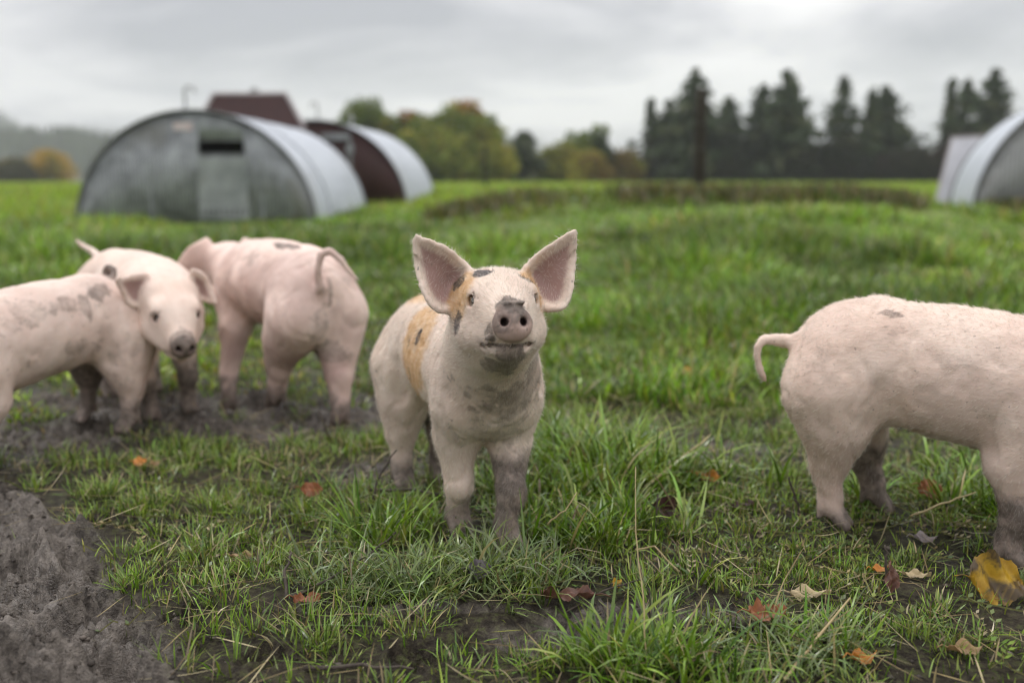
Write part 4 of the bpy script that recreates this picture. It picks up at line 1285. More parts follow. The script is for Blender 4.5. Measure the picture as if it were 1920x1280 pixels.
def build_leaves():
    leaf(.085, 1.445, .088, .050, 2.75, 'brown', 'large ribbed red-brown leaf lying in front of the facing piglet', (.25, .12), .022, .10, fold=.25)
    leaf(.752, 1.475, .085, .080, .15, 'yellow', 'big rounded yellow leaf blotched with black, propped up on edge', (1.05, .1), .034, .1, 'round')
    leaf(.467, 1.475, .066, .024, .05, 'cream', 'pale cream narrow leaf lying flat on bare soil', (.2, 0), .012, .1)
    leaf(.842, 1.94, .062, .055, .4, 'rust', 'curled rust-red leaf beside the hind foot of the right piglet', (.9, .3), .028, .35, 'maple')
    leaf(.292, 1.825, .060, .045, .25, 'maroon', 'dark maroon folded leaf standing upright in the grass', (1.15, .3), .030, .3, fold=.7)
    leaf(.458, 1.885, .050, .022, .2, 'maroon', 'small blackish leaf lying flat behind the maroon folded leaf', (.1, 0), .012, .1)
    leaf(.416, 2.05, .060, .035, -.5, 'orange', 'pale orange leaf half hidden beside the lush grass clump', (.3, 0), .022, .2)
    leaf(.738, 1.70, .046, .026, .2, 'grey', 'greyish pink leaf between the feet of the right piglet', (.2, .1), .016, .25)
    leaf(.612, 1.575, .032, .016, .3, 'orange', 'small orange leaf tip behind the pale narrow leaves', (.2, 0), .012, .2)
    leaf(.665, 1.555, .046, .014, -.15, 'cream', 'thin cream leaf sliver next to the small orange leaf tip', (.2, 0), .010, .1)
    leaf(.372, 1.375, .062, .042, .3, 'rust', 'crumpled rust-brown leaf sunk in the front turf', (.35, .1), .018, .4, 'maple', fold=.5)
    leaf(.60, 1.50, .050, .022, 1.45, 'brown', 'dark brown leaf standing on edge like a peg', (.3, -1.2), .028, .1, fold=.6)
    leaf(.470, 1.255, .050, .022, .6, 'orange', 'orange leaf at the very front, curled at one end', (.3, .2), .015, .4)
    leaf(.628, 1.295, .050, .026, .1, 'tan', 'flat tan leaf in the front corner of the turf', (.15, .05), .012, .1)
    leaf(-.052, 1.53, .040, .034, .2, 'purple', 'dull purple-grey leaf caught in the curling blades', (.9, 0), .026, .1)
    leaf(-.850, 2.20, .030, .026, .3, 'orange', 'small bright orange leaf near the left mud', (.5, 0), .022, .2, 'round')
    leaf(-.815, 2.20, .026, .018, 1.3, 'tan', 'tiny tan leaf touching the small bright orange leaf', (.5, 0), .022, .2)
    leaf(-.412, 1.975, .046, .032, .2, 'rust', 'upright rusty leaf tucked in the turf left of the facing piglet', (1.0, .1), .028, .3)
    leaf(-.468, 1.645, .040, .022, .2, 'tan', 'withered tan leaf flat in the short turf', (.1, 0), .012, .2)
    leaf(-.316, 1.45, .042, .028, .4, 'rust', 'torn rust-orange leaf on the bare soil strip', (.3, .1), .014, .35, 'maple')
    leaf(.166, 1.495, .026, .018, 1.2, 'yellow', 'tiny yellowish leaf just behind the large ribbed leaf', (.7, 0), .016, .2)
    leaf(.56, 3.10, .045, .040, .4, 'orange', 'blurred orange leaf near the dry sticks in the mid ground', (.8, 0), .05, .2)


def stick(pts, r, mat, label, name='twig', cat='twig', group='twigs and stalks'):
    P = [Vector((p[0], p[1], gz1(p[0], p[1]) + p[2])) for p in pts]
    fine = []
    for i in range(len(P) - 1):
        for k in range(4):
            t = k / 4; fine.append(P[i].lerp(P[i + 1], t) + Vector(tuple(rng.normal(0, r * .45, 3))))
    fine.append(P[-1])
    mb = MB(); mb.tube(fine, [r * (1 - .55 * i / len(fine)) for i in range(len(fine))], 7)
    o = mb.build(name, mat, None, True, label=label, category=cat, group=group)
    return o


def build_sticks():
    m = Mat('dark twig bark'); n = m.noise(90, 4, .6)
    m.set(color=m.ramp(n, [(.3, (.03, .022, .016)), (.7, (.085, .065, .048))]), rough=.8); m.bump(n, .5, .002)
    s = Mat('dry straw'); n = s.noise(60, 3, .6, stretch=(1, 1, .2))
    s.set(color=s.ramp(n, [(.3, (.30, .22, .10)), (.7, (.46, .37, .19))]), rough=.55)
    b, w = m.m, s.m
    stick([(-.295, 1.99, .02), (-.2, 1.93, .035), (-.106, 1.89, .03)], .0032, b, 'dark twig lying in the grass behind the facing piglet')
    stick([(-.285, 1.93, .0), (-.27, 1.95, .06), (-.235, 1.97, .11)], .003, b, 'dark upright twig beside the hind leg of the facing piglet')
    stick([(-.352, 1.47, .0), (-.36, 1.50, .03), (-.355, 1.53, .058)], .0034, b, 'short dark upright twig on the bare front soil')
    stick([(-.345, 1.47, .006), (-.31, 1.50, .012), (-.25, 1.56, .035), (-.20, 1.64, .05)], .0026, b, 'long thin dark twig crossing the front turf')
    stick([(.180, 1.24, .0), (.178, 1.28, .09), (.172, 1.33, .18), (.176, 1.37, .245)], .0012, w, 'tall pale straw stalk standing in front of the grass', 'straw_stalk', 'straw stalk')
    stick([(.172, 1.32, .145), (.195, 1.30, .16), (.225, 1.27, .145)], .0013, w, 'thin straw stem crossing the tall pale stalk', 'straw_stalk', 'straw stalk')
    stick([(.262, 1.955, .02), (.345, 2.06, .05), (.45, 2.19, .085)], .003, w, 'slanting brown stalk beside the lush grass clump', 'straw_stalk', 'straw stalk')
    stick([(.56, 1.85, .0), (.548, 1.85, .03), (.535, 1.86, .075)], .0034, b, 'dark twig standing beside the near hind foot of the right piglet')
    stick([(.355, 1.215, .002), (.42, 1.285, .03), (.49, 1.365, .05)], .0026, w, 'brown straw stalk slanting up from the bottom edge', 'straw_stalk', 'straw stalk')
    stick([(.545, 2.93, .02), (.6, 2.86, .022), (.66, 2.79, .02)], .0055, w, 'thick pale dry stick on the mud behind the grass clump', 'stick', 'stick')
    stick([(.515, 3.02, .03), (.53, 2.98, .06), (.50, 2.9, .02)], .004, b, 'dark stick propped behind the pale dry stick', 'stick', 'stick')
    stick([(.262, 1.76, .0), (.266, 1.765, .04), (.270, 1.77, .075)], .003, b, 'short dark peg of a twig behind the maroon leaf')
    stick([(.08, 1.415, .012), (.14, 1.445, .02), (.205, 1.49, .028)], .0018, b, 'thin grey twig leaning over the ribbed leaf')
    stick([(.130, 1.40, .03), (.15, 1.34, .012), (.175, 1.26, .006)], .0028, b, 'dark forked twig on the soil below the ribbed leaf')
    stick([(-.28, 1.25, .006), (-.2, 1.24, .014), (-.13, 1.235, .008)], .0035, b, 'dark root-like twig at the bottom edge of the soil')
    stick([(.60, 1.52, .0), (.604, 1.525, .045), (.60, 1.53, .07)], .0028, b, 'twig standing behind the dark peg-like leaf')
    stick([(.20, 1.36, .0), (.2, 1.355, .04), (.197, 1.36, .075)], .0028, b, 'dark twig standing in the front right soil')
    stick([(.06, 1.62, .07), (.09, 1.61, .1), (.11, 1.63, .125)], .0017, w, 'pale straw bit leaning on the foreleg of the facing piglet', 'straw_stalk', 'straw stalk')
    stick([(.75, 1.80, .02), (.82, 1.83, .035), (.9, 1.86, .05)], .0024, w, 'grey straw stem under the belly of the right piglet', 'straw_stalk', 'straw stalk')
    stick([(-.46, 2.43, .0), (-.47, 2.43, .05), (-.485, 2.44, .085)], .004, b, 'blurred dark twig standing in front of the left piglets')


# ------------------------------------------------------------------ huts
def galv(name, lo, hi, stain, rough=.5, metal=.25):
    m = Mat(name)
    n = m.noise(2.2, 6, .65, .3); n2 = m.noise(9, 5, .65); n3 = m.noise(1.1, 5, .7, .6); st = m.noise(3, 4, .6, stretch=(3.0, 3.0, .35))
    c = m.ramp(n, [(.3, lo), (.7, hi)])
    c = m.mix(m.ramp(n2, [(.45, 0.0), (.75, .4)]), c, tuple(v * 1.25 for v in hi))
    c = m.mix(m.ramp(n3, [(.55, 0.0), (.72, .75)]), c, stain)
    c = m.mix(m.ramp(st, [(.56, 0.0), (.8, .22)]), c, tuple(v * .6 for v in lo))
    m.set(color=c, rough=m.ramp(n2, [(.3, rough - .1), (.7, rough + .15)]), metal=metal, spec=.4)
    m.bump(n2, .12, .01)
    return m.m


def arc_pt(Rr, H, t):
    return Rr * math.cos(t), H * math.sin(t)


def arch_hut(label, loc, yaw, Rr, H, L, wall_mat, roof_mat, rim_mat, dark, sheets=4, slot=None, door=None, sticker=None, hooks=(), extra=None, recess=.03, hookmat=None):
    z0 = gz1(loc[0], loc[1]) - .05
    t = bpy.data.objects.new('arched_hut', None); col.objects.link(t)
    t.location = (loc[0], loc[1], z0); t.rotation_euler = (0, 0, yaw)
    t['label'] = label; t['category'] = 'pig hut'; t['group'] = 'arched metal huts in the pasture'
    # curved corrugated roof sheets; local y runs to the back, the front is at y = 0
    na = 48
    for k in range(sheets):
        y0 = L * k / sheets; y1 = L * (k + 1) / sheets + (.05 if k < sheets - 1 else 0)
        ny = 22; V = []
        for s in (0, 1):
            for i in range(na + 1):
                th = math.pi * i / na
                for j in range(ny + 1):
                    y = y0 + (y1 - y0) * j / ny
                    r = .014 * math.sin(2 * math.pi * y / .16) + (.012 * (k % 2)) - s * .004
                    ca, sa = math.cos(th), math.sin(th)
                    V.append(((Rr + r) * ca, y, (H + r) * sa))
        V = np.array(V); n1 = ny + 1; off = (na + 1) * n1
        Q = []
        for s in (0, 1):
            for i in range(na):
                for j in range(ny):
                    q = (s * off + i * n1 + j, s * off + i * n1 + j + 1, s * off + (i + 1) * n1 + j + 1, s * off + (i + 1) * n1 + j)
                    Q.append(q[::-1] if s == 0 else q)
        for i in range(na):
            for j in (0, ny):
                Q.append((i * n1 + j, (i + 1) * n1 + j, off + (i + 1) * n1 + j, off + i * n1 + j))
        me = raw_mesh('roof_sheet', V, np.array(Q), True)
        link('roof_sheet', me, roof_mat, t)
    # rolled rim along each end of the arch
    for y in (-.012, L + .012):
        mb = MB(); mb.tube([((Rr + .012) * math.cos(math.pi * i / na), y, (H + .012) * math.sin(math.pi * i / na)) for i in range(na + 1)], .016, 8)
        mb.build('arch_rim', rim_mat, t, True)

    # end walls: a plate with the slot left open, built as strips between the arch and the openings
    def end_wall(y, th, slot, name):
        V, Fq = [], []
        xs = np.linspace(-Rr + .03, Rr - .03, 61)
        if slot:
            xs = np.unique(np.concatenate([xs, [slot[0], slot[1]]]))
        top = lambda x: (H - .03) * math.sqrt(max(0, 1 - (x / (Rr - .02)) ** 2))

        def quad(a, b, za, zb, zc, zd):
            i = len(V)
            for yy in (y, y + th):
                V.extend([(a, yy, za), (b, yy, zb), (b, yy, zc), (a, yy, zd)])
            Fq.extend([(i, i + 1, i + 2, i + 3), (i + 7, i + 6, i + 5, i + 4), (i, i + 4, i + 5, i + 1), (i + 3, i + 2, i + 6, i + 7), (i, i + 3, i + 7, i + 4), (i + 1, i + 5, i + 6, i + 2)])
        for a, b in zip(xs[:-1], xs[1:]):
            if slot and a >= slot[0] - 1e-6 and b <= slot[1] + 1e-6:
                quad(a, b, -.05, -.05, slot[2], slot[2]); quad(a, b, slot[3], slot[3], top(b), top(a))
            else:
                quad(a, b, -.05, -.05, top(b), top(a))
        me = raw_mesh(name, np.array(V), np.array(Fq), False)
        return link(name, me, wall_mat, t)
    end_wall(recess, .02, slot, 'end_wall')
    end_wall(L - .06, .02, None, 'back_wall')
    if slot:
        mb = MB(); w, c = slot[1] - slot[0], (slot[0] + slot[1]) / 2
        for zz in (slot[2] - .006, slot[3] + .006):
            mb.box((c, recess - .006, zz), (w + .03, .02, .012))
        for xx in (slot[0] - .006, slot[1] + .006):
            mb.box((xx, recess - .004, (slot[2] + slot[3]) / 2), (.012, .02, slot[3] - slot[2]))
        mb.build('vent_frame', rim_mat, t)
        mb = MB(); mb.box((c, recess + .16, (slot[2] + slot[3]) / 2), (w + .1, .02, slot[3] - slot[2] + .1)); mb.build('vent_shade_sheet', dark, t)  # black sheet behind the slot paints in the shade of the inside
    # flat seams riveted over the plate joints
    for sx in (-.42, .62):
        mb = MB(); mb.box((sx * Rr * .9, recess - .004, H * .3), (.03, .006, H * .58))
        mb.build('seam_strip', wall_mat, t)
    if door:
        x0, x1, z1, z2, dm = door
        mb = MB(); mb.box(((x0 + x1) / 2, recess - .014, (z1 + z2) / 2), (x1 - x0, .022, z2 - z1)); d = mb.build('door_panel', dm, t)
        r = random.Random(4)
        n = 9
        for i in range(n):                       # a row of worn raised marks along the bottom of the panel
            cx = x0 + (x1 - x0) * (i + .7) / (n + .4)
            mb = MB(); mb.box((cx, recess - .028, z1 + .10), (.045, .008, .10)); mb.box((cx + .015, recess - .029, z1 + .10 + r.uniform(-.03, .03)), (.05, .008, .025))
            mb.build('raised_mark', rim_mat, d)
        for zz in (z1 + .25, z2 - .2):
            mb = MB(); mb.box((x0 - .02, recess - .02, zz), (.10, .012, .05))
            mb.build('hinge', rim_mat, d)
    if sticker:
        m = Mat('sun-bleached sticker'); n = m.noise(14, 3, .6); m.set(color=m.ramp(n, [(.4, (.55, .42, .42)), (.6, (.62, .56, .56))]), rough=.5)
        mb = MB(); mb.box((sticker[0], recess - .003, sticker[1]), (sticker[2], .004, sticker[3])); mb.build('sticker', m.m, t)
    for (hx, hy, hh, sgn, rad) in hooks:
        zt = H * math.sqrt(max(0, 1 - (hx / Rr) ** 2))
        pts = [(hx, hy, zt - .05), (hx, hy, zt + hh * .7)]
        for i in range(1, 9):
            w = math.pi * i / 8 * 1.05
            pts.append((hx + sgn * rad * (1 - math.cos(w)), hy, zt + hh * .7 + rad * math.sin(w) * 1.1))
        mb = MB(); mb.tube(pts, .021, 8); mb.build('lifting_hook', hookmat or rim_mat, t, True)
        mb = MB(); mb.box((hx, hy, zt + .005), (.14, .14, .03)); mb.build('hook_plate', hookmat or rim_mat, t)
    if extra:
        extra(t)
    return t


def build_huts():
    grey = galv('weathered galvanised wall', (.12, .128, .132), (.36, .38, .39), (.15, .14, .10))
    grey2 = galv('pale galvanised wall', (.20, .205, .20), (.33, .335, .33), (.17, .155, .12))
    pale = galv('panel sheet', (.15, .165, .165), (.36, .38, .38), (.16, .15, .09))
    roof = galv('corrugated roof sheet', (.42, .45, .49), (.56, .595, .635), (.38, .39, .39), .42, .2)
    rim = galv('rim steel', (.10, .105, .105), (.20, .21, .21), (.12, .09, .06))
    hook = galv('hook pipe', (.33, .33, .33), (.45, .45, .45), (.25, .2, .16))
    dk = Mat('hut interior shade'); dk.set(color=(.006, .006, .006), rough=1.0, spec=0.0); dark = dk.m
    mr = Mat('maroon boards'); n = mr.noise(3, 4, .6, stretch=(8, 8, .6)); mr.set(color=mr.ramp(n, [(.3, (.028, .009, .008)), (.7, (.055, .017, .014))]), rough=.65); mar = mr.m
    edge = galv('hatch edge', (.30, .27, .27), (.42, .38, .37), (.2, .14, .12))

    def hatch(t):
        # raised roof hatch near the back: a tilted trapezoid lid with a pale edge all round
        y, w0, w1, z0, z1 = 3.3, .98, .62, 1.60, 2.20
        x = -.14
        mb = MB()
        P = [(x - w0, y, z0), (x + w0, y, z0), (x + w1, y + .18, z1), (x - w1 - .06, y + .18, z1)]
        mb.add(P + [(p[0], p[1] + .03, p[2] + .005) for p in P], [(0, 1, 2, 3), (7, 6, 5, 4), (0, 4, 5, 1), (1, 5, 6, 2), (2, 6, 7, 3), (3, 7, 4, 0)])
        h = mb.build('roof_hatch', mar, t)
        for a, b in ((1, 2), (2, 3), (3, 0)):
            mb = MB(); mb.tube([P[a], P[b]], .034, 6)
            mb.build('hatch_edge', edge, h)
        mb = MB(); mb.tube([(x + .05, y + .19, z1), (x + .05, y + .19, z1 + .10)], .03, 8); mb.tube([(x - .03, y + .19, z1 + .05), (x + .13, y + .19, z1 + .06)], .018, 6)
        mb.build('hatch_latch', rim, h)
    arch_hut('grey arched metal hut with dark slot and raised maroon hatch', (-4.63, 14.7), R(-2.2), 1.77, 1.67, 4.0, grey, roof, rim, dark, 4,
             slot=(.08, .74, 1.07, 1.24), door=(.05, .78, .12, 1.00, pale), sticker=(-.14, 1.45, .28, .11), hooks=[(-.17, .25, .42, 1, .075)], extra=hatch, hookmat=hook)

    def doorway(t):
        mb = MB()
        mb.tube([(.72, -.03, .55), (.72, -.03, 1.28)], .03, 8); mb.build('door_post', pale, t)
        mb = MB(); mb.box((.45, -.03, 1.36), (.56, .03, .12)); mb.build('lintel_plate', grey, t)
        mb = MB(); mb.box((.72, -.045, 1.12), (.13, .03, .18)); mb.build('latch_plate', pale, t)
    wall_save = mar
    arch_hut('arched metal hut with maroon front standing behind the grey hut', (-3.80, 19.4), R(-5), 1.78, 1.66, 3.3, wall_save, roof, rim, dark, 3,
             hooks=[(.02, .3, .40, -1, .07), (.05, 2.9, .32, -1, .05)], extra=doorway, hookmat=hook)
    arch_hut('mottled grey arched hut cut off by the frame edge', (8.40, 13.9), R(-18), 1.84, 1.82, 3.2, grey2, roof, rim, dark, 3, slot=(-.1, .6, 1.1, 1.26), door=(-.12, .63, .12, 1.04, pale))
    # pale sheet leaning behind the right-hand hut
    wm = Mat('white plastic sheet'); n = wm.noise(3, 4, .6); wm.set(color=wm.ramp(n, [(.3, (.52, .52, .56)), (.7, (.64, .64, .68))]), rough=.45)
    t = bpy.data.objects.new('leaning_panel', None); col.objects.link(t)
    x, y = 7.60, 17.6
    t.location = (x, y, gz1(x, y)); t['label'] = 'pale flat sheet leaning behind the right-hand hut'; t['category'] = 'panel'
    mb = MB(); P = [(-.22, 0, -.05), (1.5, 0, -.05), (1.5, .45, 1.32), (.22, .45, 1.25)]
    mb.add(P + [(p[0], p[1] + .04, p[2]) for p in P], [(0, 1, 2, 3), (7, 6, 5, 4), (0, 4, 5, 1), (1, 5, 6, 2), (2, 6, 7, 3), (3, 7, 4, 0)])
    mb.build('sheet', wm.m, t)
    for a, b in ((0, 3), (3, 2)):
        mb = MB(); mb.tube([P[a], P[b]], .02, 6); mb.build('sheet_edge', edge, t)
    mb = MB(); mb.tube([(.9, .47, 1.1), (1.1, 1.1, -.1)], .03, 6); mb.build('prop', rim, t)


def build_posts():
    m = Mat('weathered post wood'); n = m.noise(14, 5, .6, stretch=(4, 4, .5))
    m.set(color=m.ramp(n, [(.3, (.012, .009, .004)), (.7, (.030, .023, .010))]), rough=.85); m.bump(n, .6, .01)
    w = Mat('fence wire'); w.set(color=(.2, .2, .2), rough=.4, metal=.8)
    for (x, y, h, r, lab) in ((2.80, 15.1, 1.60, .095, 'tall dark wooden fence post on the grassy bank'), (-.86, 33.0, 1.45, .06, 'distant thin fence post standing in the field')):
        z = gz1(x, y)
        t = bpy.data.objects.new('fence_post', None); col.objects.link(t); t.location = (x, y, z)
        t['label'] = lab; t['category'] = 'fence post'; t['group'] = 'wooden fence posts'
        mb = MB(); mb.tube([(0, 0, -.2), (.004, 0, h * .3), (-.003, .003, h * .7), (.006, 0, h - .02), (.006, 0, h)], [r * 1.05, r, r * .97, r * .95, r * .8], 12)
        mb.build('post_shaft', m.m, t, True)
        for zz in (h * .45, h * .68, h * .93):
            mb = MB(); mb.tube([(-.03, -r * .9, zz), (0, -r * 1.15, zz + .012), (.03, -r * .9, zz)], .006, 6)
            mb.build('staple', w.m, t, True)


# ------------------------------------------------------------------ trees, bushes, hills
def foliage_mat(name, tr=.2):
    m = Mat(name)
    c = m.attr('tint', 'Color')
    m.set(color=c, rough=.7, spec=.2); m.translucent(c, tr)
    return m.m


def quads_at(P, size, g, flat=0.0, dirs=None):
    n = len(P)
    a = g.normal(0, 1, (n, 3))
    if dirs is not None:
        a = dirs + .35 * a
    a /= np.linalg.norm(a, axis=1)[:, None]
    b = np.cross(a, g.normal(0, 1, (n, 3)) + np.array([0, 0, flat])); b /= np.linalg.norm(b, axis=1)[:, None]
    s = size[:, None]
    return np.stack([P - a * s * .5 - b * s * .18, P + a * s * .1 - b * s * .36, P + a * s * .6, P + a * s * .05 + b * s * .36], 1).reshape(-1, 3)


def leafy(name, P, size, colr, mat, parent, g, dirs=None):
    V = quads_at(P, size, g, dirs=dirs)
    Q = np.arange(len(V)).reshape(-1, 4)
    me = raw_mesh(name, V, Q, False, {'tint': np.repeat(colr, 4, 0)})
    return link(name, me, mat, parent)


def conifer(x, y, h, w, seed, label, mats, sparse=0.0, bare=0.12, tipbias=1.0, lean=0.0):
    g = np.random.default_rng(seed)
    z = gz1(x, y)
    t = bpy.data.objects.new('conifer_tree', None); col.objects.link(t); t.location = (x, y, z)
    t['label'] = label; t['category'] = 'tree'; t['group'] = 'conifers along the far edge'
    mb = MB(); mb.tube([(0, 0, -.3), (.03, 0, h * .4), (lean * .5, 0, h * .8), (lean, 0, h * .985)], [.035 * h * .7, .024 * h * .7, .01 * h * .7, .02], 8)
    mb.build('trunk', mats['bark'], t, True)
    P, D, C, S = [], [], [], []
    bm = MB()
    w = w * 1.95
    nw = int(h * 4.2)
    for k in range(nw):
        f = bare + (1 - bare) * (k + g.random()) / nw
        zz = f * h
        rad = w * .5 * (1 - f) ** (.72 / tipbias) * (.62 + .7 * g.random()) * (1 if f > bare + .1 else .75)
        rad = max(rad, .09)
        for b in range(int(g.integers(4, 7))):
            if g.random() < sparse * .6:
                continue
            a = g.random() * 6.283; L = rad * (.55 + .6 * g.random())
            dirv = np.array([math.cos(a), math.sin(a), .10 - .45 * (1 - f)])
            o = np.array([lean * f, 0, zz])
            bm.tube([tuple(o), tuple(o + dirv * L * .9)], [.035, .012], 4, False)
            m = max(6, int(17 * L / 1.2 * (1 - sparse * .6)))
            s = (g.random(m) * .85 + .15)
            p = o + dirv * (L * s)[:, None] + g.normal(0, .13 + .06 * L, (m, 3)) * np.array([1, 1, .7])
            P.append(p); D.append(np.tile(dirv + np.array([0, 0, -.45]), (m, 1)))
            base = np.array([.052, .074, .034]) if g.random() < .72 else np.array([.082, .094, .040])
            C.append(base * (.6 + .7 * g.random((m, 1)))); S.append(.32 + .34 * g.random(m))
    bm.build('branches', mats['bark'], t, kind='stuff')
    leafy('crown', np.concatenate(P), np.concatenate(S), np.concatenate(C), mats['needle'], t, g, np.concatenate(D))
    return t


def broadleaf(x, y, h, w, seed, label, mats, cols, top=None, low=.12, name='broadleaf_tree', cat='tree', group='autumn broadleaf trees along the far edge', dens_=1.0):
    g = np.random.default_rng(seed); w = w * 1.3
    z = gz1(x, y)
    t = bpy.data.objects.new(name, None); col.objects.link(t); t.location = (x, y, z)
    t['label'] = label; t['category'] = cat; t['group'] = group
    mb = MB(); mb.tube([(0, 0, -.3), (.05, .02, h * .3), (-.04, 0, h * .6), (.02, 0, h * .9)], [.028 * h, .022 * h, .012 * h, .02], 8)
    nl = 9; lobes = []
    for i in range(nl):
        f = low + (.93 - low) * (i + .5 * g.random()) / nl
        prof = math.sin(math.pi * min(.97, (f * .80 + .12))) ** .7
        a = g.random() * 6.283; rr = w * .5 * prof * (.35 + .35 * g.random())
        c = np.array([math.cos(a) * rr, math.sin(a) * rr, f * h]); lobes.append((c, w * .5 * prof * (.55 + .3 * g.random()), f))
        mb.tube([(0, 0, max(.2, f * h * .55)), tuple(c * np.array([.6, .6, .9])), tuple(c)], [.012 * h, .007 * h, .01], 5, False)
    mb.build('trunk', mats['bark'], t, True, kind='stuff')
    P, C, S = [], [], []
    for (c, r, f) in lobes:
        m = int(300 * dens_ * max(.4, r / .9) ** 1.5)
        d = g.normal(0, 1, (m, 3)); d /= np.linalg.norm(d, axis=1)[:, None]
        q = r * (.45 + .6 * g.random(m) ** .6) * (1 + .25 * np.sin(d[:, 0] * 5 + f * 9) * np.sin(d[:, 2] * 4 + 2))
        p = c + d * q[:, None] * np.array([1, 1, .9])
        p[:, 2] = np.maximum(p[:, 2], .05)
        cc = np.array(cols[int(g.integers(len(cols)))])
        if top is not None and f > top[0] and g.random() < top[2]:
            cc = np.array(top[1])
        P.append(p); C.append(cc * (.55 + .8 * g.random((m, 1))) * (1 + .12 * g.normal(0, 1, (m, 3)))); S.append((.17 + .17 * g.random(m)) * (.7 + h / 16))
    leafy('crown', np.concatenate(P), np.concatenate(S), np.concatenate(C).clip(.005, 1), mats['leaf'], t, g)
    return t


